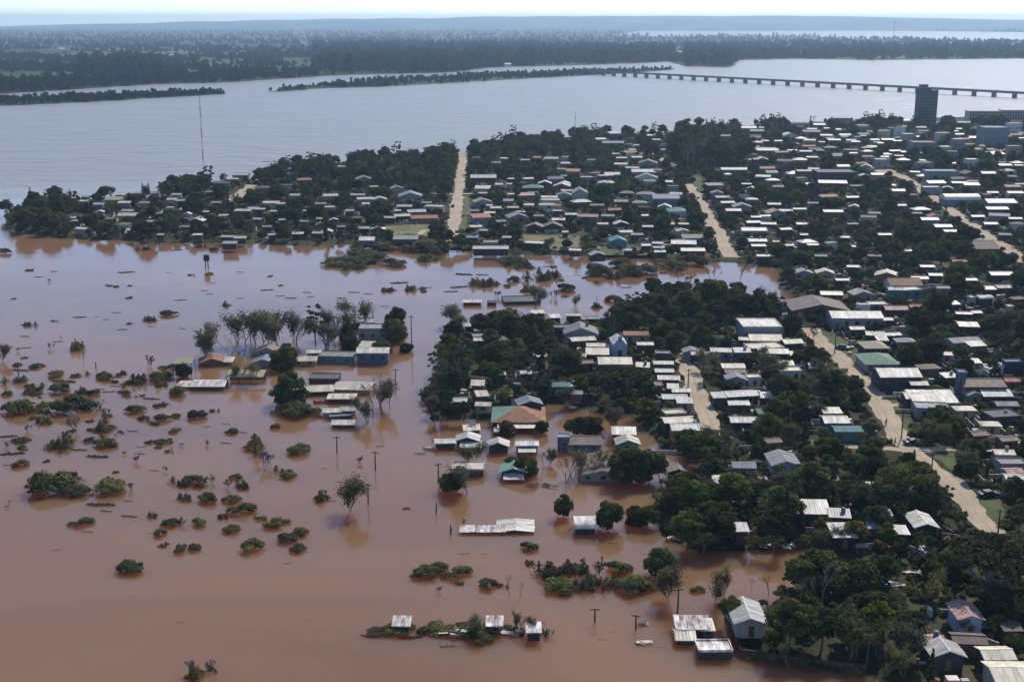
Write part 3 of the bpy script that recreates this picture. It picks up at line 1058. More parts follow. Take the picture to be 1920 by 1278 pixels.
house(1430, 614, 74, 'flat', 'white', 'bluegrey', e=5.2, d=12, label='two-storey blue-grey block with white flat roof', landmark='the blue-grey two-storey block')
house(1690, 706, 78, 'gx', 'white', 'navy', e=4.2, d=9, label='long white roof over dark walls beside the grass verge', landmark='the long white roof by the grass verge')
house(1848, 724, 78, 'gx', 'brown', 'brown', e=4.4, d=8, label='brown two-storey brick house at the right edge', landmark='the brown two-storey house')
house(1655, 682, 62, 'hip', 'green', 'grey', e=2.8, d=12, label='dull green hipped house above the grass verge', landmark='the dull green hipped house')
house(1645, 652, 44, 'hip', 'moss', 'dark', e=3.0, d=8, label='mossy grey hipped roof right of the dirt street', landmark='the mossy hipped house')
house(1570, 792, 46, 'gx', 'white', 'blue', e=3.0, d=6, label='white roofed blue house left of the main street', landmark='the white-roofed blue house')
house(1475, 872, 52, 'gy', 'grey', 'white', e=2.8, d=8, label='white-walled front-gabled house at the edge of the dark grove', landmark='the white-walled gabled house')
house(1738, 988, 42, 'gy', 'white', 'black', e=3.0, d=7, label='white gabled roof among dark trees at right', landmark='the white gable among dark trees')
house(1585, 1006, 44, 'shed', 'white', 'black', e=2.6, d=5, label='white lean-to roof deep in the dark grove', landmark='the white lean-to in the dark grove')
house(687, 450, 28, 'gx', 'white', 'blue', e=3.2, d=7, label='white-roofed blue house at the peninsula shore', landmark='the blue shore house')
house(760, 448, 46, 'gx', 'grey', 'maroon', e=2.8, d=9, label='long grey-roofed maroon house on the shore clearing', landmark='the maroon shore house')
house(1088, 362, 28, 'gy', 'grey', 'grey', e=5.5, d=12, pitch=0.55, label='steep grey gabled two-storey house on the peninsula', landmark='the steep grey gabled house')
house(1160, 452, 30, 'gy', 'teal', 'teal', e=3.0, d=9, label='teal front-gabled house near the channel', landmark='the teal front-gabled house')
house(920, 466, 66, 'gx', 'lgrey', 'black', e=3.0, d=6, label='long pale roof over dark walls at the channel bank', landmark='the long dark-walled bank house')
house(1205, 322, 40, 'gx', 'lgrey', 'grey', e=5.5, d=9, label='pale grey two-storey house on the hilltop street', landmark='the pale two-storey hilltop house')
house(232, 380, 22, 'gx', 'white', 'grey', e=2.8, label='bright white roof near the left tip of the peninsula', landmark='the bright white roof at the left tip')
house(370, 440, 17, 'gx', 'white', 'dark', e=2.8, label='lone white roof on the left peninsula shore', landmark='the white roof on the left shore')
house(552, 366, 19, 'gx', 'white', 'tan', e=2.8, label='small bright white roof below the peninsula wood', landmark='the small bright roof below the wood')
house(1415, 432, 46, 'gx', 'white', 'tan', e=2.8, d=7, label='long white roof right of the upper dirt street', landmark='the long white roof by the upper street')
house(1735, 268, 44, 'flat', 'brown', 'bluegrey', e=9.0, d=16, cat='building', name='apartment_building', wins=False, label='violet-grey three-storey block below the dark tower', landmark='the violet-grey block')
house(1870, 240, 46, 'flat', 'bluegrey', 'bluegrey', e=15, d=18, cat='building', name='apartment_building', wins=False, label='plain blue-grey apartment block right of the tower', landmark='the plain blue-grey apartment block')
house(1570, 324, 72, 'flat', 'dark', 'navy', e=6.5, d=18, cat='building', name='school_building', wins=False, label='long dark low block behind the white roofs', landmark='the long dark block')
house(1515, 322, 38, 'flat', 'tan', 'brown', e=5.5, d=10, cat='building', name='workshop_building', wins=False, label='brown boxy workshop beside the long dark block', landmark='the brown boxy workshop')
house(1768, 322, 60, 'flat', 'bluegrey', 'bluegrey', e=5.5, d=12, cat='building', name='office_building', wins=False, label='blue-grey two-storey office left of the far right street', landmark='the blue-grey office')
house(1582, 222, 36, 'flat', 'lgrey', 'grey', e=8, d=14, cat='building', name='office_building', wins=False, label='grey office block on the river skyline', landmark='the grey skyline office')

# ---- the other houses, by quarter
hs('''345 724 28 shed patchy dark 0.6; 398 680 48 gy rust brown 1.0; 427 678 16 shed white dark 1.2; 493 681 44 gy bluegrey bluegrey 1.3;
500 659 40 gy brown grey 1.5; 570 676 46 gx tan tan 1.5; 588 661 26 gx white grey 1.8; 628 670 66 flat grey teal 1.8; 690 650 36 shed white tan 2.4;
672 607 62 flat lgrey dark 1.8; 606 712 56 flat dark dark 1.0; 598 733 52 gx cream dark 1.2; 660 730 70 gx tan tan 1.3; 640 747 52 gx white dark 1.3;
622 772 34 gx white grey 1.3; 652 769 28 gx white grey 1.5; 640 782 44 flat grey dark 0.6;
885 566 34 gx white dark 1.3; 922 569 18 flat dark dark 0.8; 980 567 70 flat dark dark 0.7; 1010 587 24 shed tan dark 1.3; 1042 595 19 shed white dark 1.6;
1075 591 28 gx tan dark 1.6; 1110 597 26 gx grey dark 1.6''', flood=True)
hs('''1060 616 40 flat green dark; 1090 626 62 gy grey grey; 1095 638 46 gx tan dark; 1117 649 34 gx tan brown; 1120 664 42 shed tan dark;
1100 680 26 gx brown maroon; 898 630 22 gx grey dark 2; 903 638 29 gx white dark 2; 935 637 32 gx grey grey 2; 880 611 18 gx lgrey dark 2;
895 722 24 shed tan brown; 905 760 28 gx tan tan 2; 905 742 22 shed tan dark; 995 758 44 gy bluegrey navy; 1048 724 42 gx teal teal;
1210 646 30 gx cream dark; 1193 628 46 gx rust tan; 1243 664 28 flat grey dark; 1244 682 36 gx tan brown; 1246 697 34 gx lgrey dark;
1254 711 40 gx white dark; 1222 725 44 flat brown brick; 1262 728 20 shed lgrey dark; 1278 734 34 gx white dark; 1266 747 46 gx white dark;
1284 755 28 shed lgrey grey; 1268 777 42 flat tan brick; 1272 791 52 gx cream dark; 1288 806 56 gx lgrey brick; 1205 688 24 shed white lblue; 1298 660 30 gy grey grey;
1310 664 26 gx tan dark;1300 830 40 shed brown brick''')
hs('''1352 659 38 gx white blue 3.2; 1393 660 30 shed white blue 3; 1437 638 60 gx cream dark; 1489 643 36 gx white navy 3.2; 1397 637 22 gx tan dark;
1440 654 66 flat tan dark; 1450 662 56 gx cream dark; 1493 666 20 shed white dark; 1376 689 42 gx cream dark; 1380 698 38 gx brown maroon; 1382 712 38 gy grey grey;
1394 742 60 gx lgrey dark; 1386 758 38 gx white brown; 1437 745 20 shed white dark; 1442 774 42 gx green dark; 1398 791 54 gx lgrey navy; 1482 697 44 flat cream white;
1476 684 26 shed cream dark; 1415 709 26 flat white white; 1592 808 52 gx teal teal; 1562 774 34 shed cream dark; 1396 876 42 gx bluegrey bluegrey; 1350 745 24 shed lgrey navy;
1452 828 30 gx brown brick; 1520 766 34 gx lgrey dark; 1530 690 22 shed lgrey dark''')
hs('''1620 573 24 flat white white 4.5; 1648 572 34 flat white grey 3; 1682 580 42 gx pink dark; 1681 543 28 gx white teal 4; 1712 545 40 flat white teal 3;
1726 522 30 gx white tan 4; 1608 617 26 gx cream dark; 1642 628 34 gx white dark; 1676 628 30 gx white dark; 1656 638 20 shed white dark; 1725 721 32 gx white navy;
1728 747 56 gx cream navy; 1756 754 84 shed white grey 2.6; 1750 768 62 flat grey grey 2.6; 1812 768 36 hip cream cream; 1785 707 26 shed lgrey dark; 1806 700 16 flat bluegrey blue 7;
1900 714 28 gx terra brick; 1830 740 30 gy grey grey; 1872 742 54 gx lgrey navy; 1815 641 60 gx grey grey; 1835 648 32 shed lgrey grey; 1776 665 20 gx tan tan;
1903 680 34 flat blue navy 4; 1886 687 14 flat white white; 1833 680 16 shed white grey; 1818 612 36 shed white dark; 1808 588 28 gx white dark; 1833 586 18 gx lgrey dark;
1850 560 28 arch white dark; 1826 559 10 flat white white; 1896 576 12 flat white white; 1755 516 24 gx lgrey dark; 1880 515 42 gx white dark; 1884 539 28 gx white dark;
1858 542 20 shed lgrey dark; 1548 512 32 gy tan tan; 1508 512 34 gy grey grey; 1600 500 22 gx lgrey dark; 1560 552 40 gx tan dark; 1620 552 38 gy grey grey; 1580 525 24 gx lgrey dark;
1660 600 30 gx lgrey dark;1700 640 34 hip grey grey;1745 690 40 hip brown brown;1776 735 30 gx brown pink;1890 760 40 gx grey dark;1720 575 26 gx terra dark; 1770 540 24 gx grey grey;1790 570 22 shed white dark''')
hs('''1860 797 34 hip cream cream; 1890 783 60 flat dark dark; 1885 851 36 gx white pink; 1902 872 50 flat grey grey; 1905 886 32 gx pink pink; 1907 898 38 gx lgrey white;
1840 815 30 gx brown brown; 1895 825 34 gx brown brick; 1525 962 62 shed white navy; 1575 969 38 shed lgrey dark; 1632 918 32 shed lgrey dark; 1392 995 24 shed lgrey dark;
1640 990 22 shed grey dark; 1820 1204 60 gx brown brick 2.5; 1758 1206 34 gx pink brick 2.5; 1690 1000 30 shed lgrey black; 1900 1180 34 gx brown dark''')
hs('''835 830 38 gx lgrey dark 1.6; 876 826 42 gy lgrey dark 1.8; 882 838 38 shed lgrey dark 1.2; 934 836 38 gy lgrey dark 1.8; 1170 814 44 shed white dark 2.4; 877 882 60 flat white dark 1.5;
1163 870 42 shed white dark 2.2; 1273 884 38 gy brown black 2.0; 945 812 40 flat lgrey dark 0.8; 1327 1180 22 shed white dark 1.6;1612 1106 36 shed tan dark 1.4; 885 806 30 shed tan dark 0.8''', flood=True)
# peninsula, left tip
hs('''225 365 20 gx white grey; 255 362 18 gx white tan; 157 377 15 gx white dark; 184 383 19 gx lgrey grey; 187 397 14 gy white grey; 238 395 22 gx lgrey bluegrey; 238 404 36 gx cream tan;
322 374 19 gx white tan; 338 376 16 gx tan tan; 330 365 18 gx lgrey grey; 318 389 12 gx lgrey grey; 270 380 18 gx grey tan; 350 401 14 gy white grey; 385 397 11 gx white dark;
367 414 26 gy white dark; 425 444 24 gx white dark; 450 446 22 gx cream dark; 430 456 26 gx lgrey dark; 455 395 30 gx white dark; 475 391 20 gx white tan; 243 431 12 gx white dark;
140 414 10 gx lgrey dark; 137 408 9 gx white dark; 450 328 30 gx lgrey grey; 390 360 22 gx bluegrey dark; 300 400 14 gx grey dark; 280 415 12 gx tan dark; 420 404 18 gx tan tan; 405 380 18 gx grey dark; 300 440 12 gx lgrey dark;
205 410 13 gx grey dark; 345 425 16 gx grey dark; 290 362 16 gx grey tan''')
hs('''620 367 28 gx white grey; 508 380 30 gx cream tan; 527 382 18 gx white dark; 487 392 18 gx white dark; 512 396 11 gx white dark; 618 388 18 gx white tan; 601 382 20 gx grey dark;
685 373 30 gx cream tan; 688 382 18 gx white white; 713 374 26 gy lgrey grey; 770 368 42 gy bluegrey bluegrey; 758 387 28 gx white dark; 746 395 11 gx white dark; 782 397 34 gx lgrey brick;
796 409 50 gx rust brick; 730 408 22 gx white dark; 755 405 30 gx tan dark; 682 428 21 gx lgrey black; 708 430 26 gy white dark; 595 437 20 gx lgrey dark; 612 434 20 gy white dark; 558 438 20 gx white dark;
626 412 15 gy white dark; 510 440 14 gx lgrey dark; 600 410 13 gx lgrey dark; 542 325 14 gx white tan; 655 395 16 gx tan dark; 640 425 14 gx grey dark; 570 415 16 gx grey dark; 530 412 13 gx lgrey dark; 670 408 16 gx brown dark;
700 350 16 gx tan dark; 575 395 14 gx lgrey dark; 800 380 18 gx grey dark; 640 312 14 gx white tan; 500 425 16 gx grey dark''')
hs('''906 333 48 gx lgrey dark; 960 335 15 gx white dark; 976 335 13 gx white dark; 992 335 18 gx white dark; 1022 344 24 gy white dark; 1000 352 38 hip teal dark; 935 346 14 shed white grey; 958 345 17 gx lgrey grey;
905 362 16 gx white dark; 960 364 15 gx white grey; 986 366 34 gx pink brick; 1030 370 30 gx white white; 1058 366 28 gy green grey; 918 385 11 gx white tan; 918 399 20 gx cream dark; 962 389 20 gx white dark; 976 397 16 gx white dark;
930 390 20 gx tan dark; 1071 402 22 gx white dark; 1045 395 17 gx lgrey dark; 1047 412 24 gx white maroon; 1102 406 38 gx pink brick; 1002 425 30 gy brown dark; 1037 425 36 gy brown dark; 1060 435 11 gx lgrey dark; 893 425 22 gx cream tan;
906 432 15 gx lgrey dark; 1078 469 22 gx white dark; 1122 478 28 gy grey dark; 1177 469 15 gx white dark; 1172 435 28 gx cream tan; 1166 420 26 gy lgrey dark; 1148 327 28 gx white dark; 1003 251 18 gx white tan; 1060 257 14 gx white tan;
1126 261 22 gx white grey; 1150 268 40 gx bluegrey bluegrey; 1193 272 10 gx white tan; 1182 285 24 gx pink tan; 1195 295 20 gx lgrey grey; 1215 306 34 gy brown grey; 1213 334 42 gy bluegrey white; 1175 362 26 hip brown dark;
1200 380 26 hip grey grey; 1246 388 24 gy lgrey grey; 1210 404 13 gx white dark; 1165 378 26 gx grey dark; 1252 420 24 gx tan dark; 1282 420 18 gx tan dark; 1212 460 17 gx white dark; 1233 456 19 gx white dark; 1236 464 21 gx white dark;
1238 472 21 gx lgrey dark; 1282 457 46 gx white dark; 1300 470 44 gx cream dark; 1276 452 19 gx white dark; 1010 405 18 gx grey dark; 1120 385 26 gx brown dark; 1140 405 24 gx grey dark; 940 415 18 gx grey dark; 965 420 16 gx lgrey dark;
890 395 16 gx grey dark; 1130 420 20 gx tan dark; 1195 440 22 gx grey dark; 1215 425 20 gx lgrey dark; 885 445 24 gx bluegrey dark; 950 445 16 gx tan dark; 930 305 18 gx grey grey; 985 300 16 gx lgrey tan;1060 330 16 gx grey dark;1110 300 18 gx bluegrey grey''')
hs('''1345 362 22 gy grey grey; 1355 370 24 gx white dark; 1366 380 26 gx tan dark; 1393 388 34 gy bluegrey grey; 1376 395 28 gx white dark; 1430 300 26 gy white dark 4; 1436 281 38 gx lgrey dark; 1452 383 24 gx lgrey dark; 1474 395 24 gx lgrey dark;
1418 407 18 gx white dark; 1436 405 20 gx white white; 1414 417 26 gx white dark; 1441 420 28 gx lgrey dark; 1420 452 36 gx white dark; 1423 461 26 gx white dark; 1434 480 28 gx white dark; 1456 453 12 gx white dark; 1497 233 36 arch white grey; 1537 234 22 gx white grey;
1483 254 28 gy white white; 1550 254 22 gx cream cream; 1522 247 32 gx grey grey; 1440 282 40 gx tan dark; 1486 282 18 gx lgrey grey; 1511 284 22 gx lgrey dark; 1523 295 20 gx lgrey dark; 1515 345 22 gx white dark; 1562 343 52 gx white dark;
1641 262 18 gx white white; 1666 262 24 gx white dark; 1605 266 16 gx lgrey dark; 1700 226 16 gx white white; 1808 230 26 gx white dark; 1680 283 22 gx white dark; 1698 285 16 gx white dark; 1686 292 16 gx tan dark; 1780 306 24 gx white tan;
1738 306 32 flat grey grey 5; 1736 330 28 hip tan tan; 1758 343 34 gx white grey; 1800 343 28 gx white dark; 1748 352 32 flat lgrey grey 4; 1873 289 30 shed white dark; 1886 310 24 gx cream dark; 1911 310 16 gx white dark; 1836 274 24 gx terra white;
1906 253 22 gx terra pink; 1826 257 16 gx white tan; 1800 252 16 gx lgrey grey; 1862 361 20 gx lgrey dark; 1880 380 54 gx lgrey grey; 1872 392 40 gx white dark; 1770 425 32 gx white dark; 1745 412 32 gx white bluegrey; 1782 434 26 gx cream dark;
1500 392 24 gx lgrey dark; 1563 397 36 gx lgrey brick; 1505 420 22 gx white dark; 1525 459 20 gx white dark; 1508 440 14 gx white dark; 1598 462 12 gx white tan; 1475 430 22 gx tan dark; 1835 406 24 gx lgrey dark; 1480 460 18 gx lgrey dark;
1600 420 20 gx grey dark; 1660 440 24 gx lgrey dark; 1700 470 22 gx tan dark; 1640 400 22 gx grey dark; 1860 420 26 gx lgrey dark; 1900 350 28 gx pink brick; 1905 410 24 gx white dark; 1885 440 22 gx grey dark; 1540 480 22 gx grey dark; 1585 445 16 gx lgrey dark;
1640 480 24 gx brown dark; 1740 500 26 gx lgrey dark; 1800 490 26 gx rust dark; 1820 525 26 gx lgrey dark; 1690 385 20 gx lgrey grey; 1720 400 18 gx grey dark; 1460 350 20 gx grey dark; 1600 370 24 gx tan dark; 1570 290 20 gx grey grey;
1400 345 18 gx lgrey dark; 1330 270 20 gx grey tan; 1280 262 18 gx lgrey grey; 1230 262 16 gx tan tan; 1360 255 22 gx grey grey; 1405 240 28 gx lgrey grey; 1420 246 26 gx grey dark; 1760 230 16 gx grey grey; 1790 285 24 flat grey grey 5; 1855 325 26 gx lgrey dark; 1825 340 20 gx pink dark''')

# mid-rise blocks of the town centre round the tower
for q in ((1660, 246, 20, 'lgrey', 'cream', 8), (1690, 240, 18, 'grey', 'white', 9), (1705, 252, 22, 'lgrey', 'tan', 7), (1770, 250, 24, 'lgrey', 'white', 8), (1800, 262, 22, 'tan', 'grey', 9), (1838, 240, 20, 'grey', 'cream', 8),
          (1905, 232, 26, 'lgrey', 'white', 9), (1620, 236, 22, 'lgrey', 'grey', 7), (1905, 275, 26, 'grey', 'tan', 8), (1775, 276, 20, 'white', 'cream', 6), (1655, 300, 24, 'lgrey', 'grey', 6), (1825, 300, 22, 'tan', 'white', 7)):
    house(q[0], q[1], q[2], 'flat', q[3], q[4], e=q[5], d=9, cat='building', name='town_building', wins=True)

hs('''935 702 26 gx tan dark; 988 700 24 gx lgrey dark; 1078 738 28 gx grey brown; 1118 712 26 shed tan dark; 862 752 24 gx lgrey dark; 1142 728 24 gx brown brick; 1085 668 26 gx lgrey dark;
948 742 24 shed rust dark; 1012 668 24 gx tan grey; 1172 722 26 gx lgrey dark; 1420 925 26 gx lgrey dark; 1560 900 28 gx grey dark; 1350 905 24 shed tan dark; 1660 965 26 gx lgrey dark''')

# past 300 houses the smallest ones in the photo are kept as one mass
def merge_small(limit=296):
    hh = [t for t in THINGS if t['cat'] == 'house']
    free = sorted([t for t in hh if not t['label']], key=lambda t: -t['size'])
    drop = free[max(0, limit - (len(hh) - len(free))):]
    slots, v, f, mi = [], [], [], []
    for t in drop:
        root = t['o']
        M = Matrix.Translation(root.location) @ root.rotation_euler.to_matrix().to_4x4()
        for ch in root.children_recursive if False else [o for o in COL.objects if o.parent == root]:
            me = ch.data
            mt = me.materials[0]
            if mt not in slots:
                slots.append(mt)
            b = len(v)
            L = M @ ch.matrix_local if ch.location.length > 0 else M
            v += [tuple(L @ p.co) for p in me.vertices]
            for p in me.polygons:
                f.append(tuple(b + i for i in p.vertices))
                mi.append(slots.index(mt))
            bpy.data.objects.remove(ch)
        bpy.data.objects.remove(root)
        THINGS.remove(t)
    if not v:
        return
    me = bpy.data.meshes.new('distant_houses')
    me.from_pydata(v, [], f)
    for m in slots:
        me.materials.append(m)
    me.polygons.foreach_set('material_index', np.array(mi, dtype=np.int32))
    me.update()
    o = obj('distant_houses', me)
    o['kind'] = 'stuff'
    o['label'] = 'mass of tiny distant house roofs among the town trees'
    o['category'] = 'houses'

# small roofs filling the blocks of the far quarters (too many and too small to tell apart)
def fill_houses(n_try=2600):
    r = random.Random(21)
    spots = []
    made = 0
    rn = np.random.default_rng(21)
    ys = np.sqrt(rn.uniform(440 ** 2, 1230 ** 2, n_try))
    xs = rn.uniform(-0.44, 0.46, n_try) * (ys + 25)
    ok = (signed_dist(np.stack([xs, ys], 1), WP['town']) > 6) & (road_dist(xs, ys) > 5) & ~in_open(xs, ys, 3)
    hl = [h[:4] for h in HOUSES]
    for i in range(n_try):
        if not ok[i]:
            continue
        x, y = float(xs[i]), float(ys[i])
        px, py = to_px(x, y, LZ)
        if not (0 < px < 1915 and 215 < py < 720) or (px < 1450 and py > 470) or (py > 560 and px < 1560):
            continue
        if (520 < px < 850 and py < 335) or (870 < px < 1150 and py < 300) or (px < 110) or (1260 < px < 1400 and py < 330):
            continue
        if (1560 < px < 1800 and 430 < py < 500 and r.random() < 0.7) or (px < 850 and r.random() < 0.6):
            continue
        hh = np.array([h[:4] for h in HOUSES])
        if ((np.abs(x - hh[:, 0]) < hh[:, 2] + 5.0) & (np.abs(y - hh[:, 1]) < hh[:, 3] + 5.0)).any():
            continue
        w = r.uniform(4.5, 10.5)
        sc = F / depth(x, y, LZ)
        roof = r.choice(['white', 'lgrey', 'lgrey', 'grey', 'tan', 'cream', 'brown', 'terra', 'grey', 'patchy', 'dark', 'rust', 'moss', 'white'])
        wall = r.choice(['tan', 'grey', 'dark', 'cream', 'brick', 'brown', 'bluegrey', 'white', 'green'])
        kind = r.choice(['gx', 'gx', 'gy', 'shed', 'hip', 'flat', 'gx'])
        pe = to_px(x, y - 3, LZ + 2.7)
        house(pe[0], pe[1], w * sc, kind, roof, wall, e=r.uniform(2.3, 3.4), rz=r.choice([0, 0.1, -0.1, 0.25, -0.3]), wins=False)
        THINGS[-1]['size'] = 0
        made += 1
        if made >= 210:
            break
fill_houses()
merge_small()
# ------------------------------------------------------------------ single structures
def tower_block():
    base = G(1734, 236, LZ)
    sc = scale_at(base)
    root = empty('tower_block', base, 0.06)
    wl, wr, dd = 22 / sc, 14 / sc, 11.0
    hl = (236 - 166) / sc
    hr = (236 - 171) / sc
    x0 = -14 / sc
    MB().box((x0 + wl / 2, dd / 2, hl / 2), (wl, dd, hl)).build('wall', 'wall_tower', root)
    MB().box((x0 + wl + wr / 2 + 0.01, dd / 2 + 0.8, hr / 2), (wr, dd - 1, hr)).build('wing', 'wall_tower', root)
    MB().box((x0 + wl * 0.45, dd / 2, hl + 1.5), (wl * 0.62, dd * 0.6, 3.0)).build('lift_housing', 'wall_tower', root)
    MB().box((x0 + wl / 2, dd / 2, hl + 0.2), (wl + 0.3, dd + 0.3, 0.4)).build('roof', 'concrete', root)
    wb = MB()
    n = int(hl / 3.1)
    for k in range(1, n):
        z = 3.1 * k + 1.5
        for i in range(5):
            wb.box((x0 + wl * (i + 0.5) / 5, -0.03, z), (1.5, 0.12, 1.4))
        if z < hr - 2:
            for i in range(3):
                wb.box((x0 + wl + wr * (i + 0.5) / 3, 1.27, z), (1.4, 0.12, 1.4))
    w = wb.build('window_rows', 'pane', root)
    w['kind'] = 'stuff'
    bb = MB()
    for k in range(1, n):
        bb.box((x0 + wl * 0.5, -0.35, 3.1 * k + 0.4), (wl * 0.30, 0.7, 0.9))
    b = bb.build('balconies', 'wall_tower', root)
    b['kind'] = 'stuff'
    HOUSES.append((base.x, base.y + dd / 2, 13, 11, 1734, 200, 48, 90, dd))
    reg(root, 'tower', 1734, 225, None, 'dark tall tower block on the river skyline at right', None, 'the dark tower block')
mat('wall_tower', (0.10, 0.105, 0.125), 0.8, 0.2, 0.15)
tower_block()

def institution():
    base = G(1872, 224, LZ)
    sc = scale_at(base)
    root = empty('institutional_building', base, 0.0)
    w, h, dd = 110 / sc, 14 / sc, 14.0
    MB().box((0, dd / 2, h / 2), (w, dd, h)).build('wall', 'wall_cream', root)
    MB().box((0, dd / 2, h + 0.3), (w + 1, dd + 1, 0.6)).build('roof', 'roof_pink', root)
    MB().box((w * 0.28, dd / 2 + 1, h + 1.2), (w * 0.42, dd - 2, 1.5)).build('upper_roof', 'roof_white', root)
    wb = MB()
    for k in range(3):
        for i in range(22):
            wb.box((-w / 2 + w * (i + 0.5) / 22, -0.03, 1.6 + k * h / 3), (1.6, 0.14, 1.7))
    o = wb.build('window_rows', 'pane', root)
    o['kind'] = 'stuff'
    cb = MB()
    for i in range(23):
        cb.box((-w / 2 + w * i / 22, -0.2, h / 2), (0.5, 0.4, h))
    o = cb.build('pilasters', 'wall_cream', root)
    o['kind'] = 'stuff'
    HOUSES.append((base.x, base.y + dd / 2, w / 2, 9, 1872, 212, 118, 25, dd))
    reg(root, 'building', 1872, 214, None, 'long institutional building with rows of windows at upper right', None, 'the long institutional building')
institution()

def church():
    base = G(1163, 676, LZ)
    sc = scale_at(base)
    root = empty('church', (base.x, base.y + 4.2, LZ), 0.05)
    w = 26 / sc
    MB().box((0, 3, 2.2), (w, 8, 4.4)).build('nave', 'wall_lblue', root)
    rb = MB()
    rb.slab([(-w / 2 - .2, -1.1, 4.3), (0, -1.1, 5.6), (0, 7.2, 5.6), (-w / 2 - .2, 7.2, 4.3)], 0.1)
    rb.slab([(0, -1.1, 5.6), (w / 2 + .2, -1.1, 4.3), (w / 2 + .2, 7.2, 4.3), (0, 7.2, 5.6)], 0.1)
    rb.build('roof', 'roof_lgrey', root)
    f = MB()
    pr = [(-w / 2, 0), (w / 2, 0), (w / 2, 4.5), (w * .36, 4.6), (w * .30, 5.4), (w * .16, 5.6), (w * .13, 6.9), (-w * .13, 6.9), (-w * .16, 5.6), (-w * .30, 5.4), (-w * .36, 4.6), (-w / 2, 4.5)]
    b = len(f.v)
    f.v += [(x, -1.45, z) for x, z in pr] + [(x, -1.12, z) for x, z in pr]
    n = len(pr)
    f.f.append(tuple(range(n)))
    f.f.append(tuple(range(2 * n - 1, n - 1, -1)))
    for i in range(n):
        j = (i + 1) % n
        f.f.append((i, n + i, n + j, j))
    f.build('front', 'wall_lblue', root)
    MB().box((0, -1.28, 7.5), (0.14, 0.14, 1.2)).box((0, -1.28, 7.65), (0.6, 0.12, 0.14)).build('cross', 'frame_white', root)
    MB().box((0, -1.48, 5.6), (0.5, 0.08, 0.8)).build('bell_window', 'pane', root)
    MB().box((0, -1.48, 1.3), (1.2, 0.08, 2.4)).build('door', 'door_wood', root)
    HOUSES.append((base.x, base.y + 4, w / 2 + 1, 6, 1163, 645, 28, 40, 8))
    reg(root, 'church', 1163, 655, None, 'small pale blue church front rising behind a long cream roof', None, 'the pale blue church')
church()

def bridge():
    a, b = G(1920, 185, 0), G(1128, 141.2, 0)
    dirv = (b - a).normalized()
    L = (b - a).length
    ext = 420.0
    p0 = a - dirv * ext
    ang = math.atan2(dirv.y, dirv.x)
    root = empty('river_bridge', p0, ang)
    T = L + ext + 60
    deck = MB()
    deck.box((T / 2, 0, 7.5), (T, 9.0, 0.7))
    deck.build('deck', 'bridge_concrete', root)
    for s in (-1, 1):
        MB().box((T / 2, s * 3.4, 6.5), (T, 0.9, 1.3)).build('girder', 'bridge_concrete', root)
        MB().box((T / 2, s * 4.35, 8.3), (T, 0.2, 0.9)).build('parapet', 'bridge_concrete', root)
    pm = MB().box((0, 0, 1.5), (2.6, 8.4, 7.9), 0, 0.9).box((0, 0, 5.6), (3.6, 9.0, 0.5)).mesh('pier', 'bridge_concrete')
    # piers evenly spaced; spacing from the photo (21 spans between columns 1286 and 1902)
    q1, q2 = G(1286, 149.2, 0), G(1902, 184, 0)
    sp = (q2 - q1).length / 21
    n = int(T / sp)
    s0 = (q2 - p0).length % sp
    for i in range(n + 1):
        x = s0 + i * sp
        if x < T:
            obj('pier', pm, root, (x, 0, 0))
    reg(root, 'bridge', 1500, 155, None, 'long low concrete river bridge on many piers at upper right', None, 'the river bridge')
bridge()

def mast(px, pbase, ptop, name, label, zb=LZ, red=True, r0=0.35, landmark=None):
    base = G(px, pbase, zb)
    sc = scale_at(base)
    h = (pbase - ptop) / sc
    root = empty(name, base)
    n = 8
    for k in range(n):
        z0, z1 = h * k / n, h * (k + 1) / n
        mb = MB()
        for q in range(3):
            t = 2 * math.pi * q / 3
            x, y = r0 * math.cos(t), r0 * math.sin(t)
            mb.tube([(x, y, z0), (x, y, z1)], [0.07 * r0 / 0.35, 0.07 * r0 / 0.35], 4)
        m = max(3, int((z1 - z0) / 1.6))
        for i in range(m):
            za, zc = z0 + (z1 - z0) * i / m, z0 + (z1 - z0) * (i + 1) / m
            for q in range(3):
                t, u = 2 * math.pi * q / 3, 2 * math.pi * (q + 1) / 3
                mb.tube([(r0 * math.cos(t), r0 * math.sin(t), za), (r0 * math.cos(u), r0 * math.sin(u), zc)], [0.035 * r0 / 0.35] * 2, 3, False)
        mb.build('mast_section', 'mast_red' if k % 2 == 0 else 'mast_white', root)
    MB().tube([(0, 0, h), (0, 0, h + h * 0.05)], [0.05, 0.03], 5).build('antenna', 'mast_red', root)
    reg(root, 'mast', px, pbase, None, label, None, landmark)
mast(383, 340, 182, 'radio_mast', 'tall thin red and white mast on the left peninsula', landmark='the red and white mast')
mast(1078, 262, 212, 'radio_mast', 'short thin mast on the peninsula crest above the river', r0=0.4)
mast(1675, 74, 37, 'radio_mast', 'tall mast on the far bank skyline at right', zb=2.0, r0=2.2, landmark='the far bank mast')

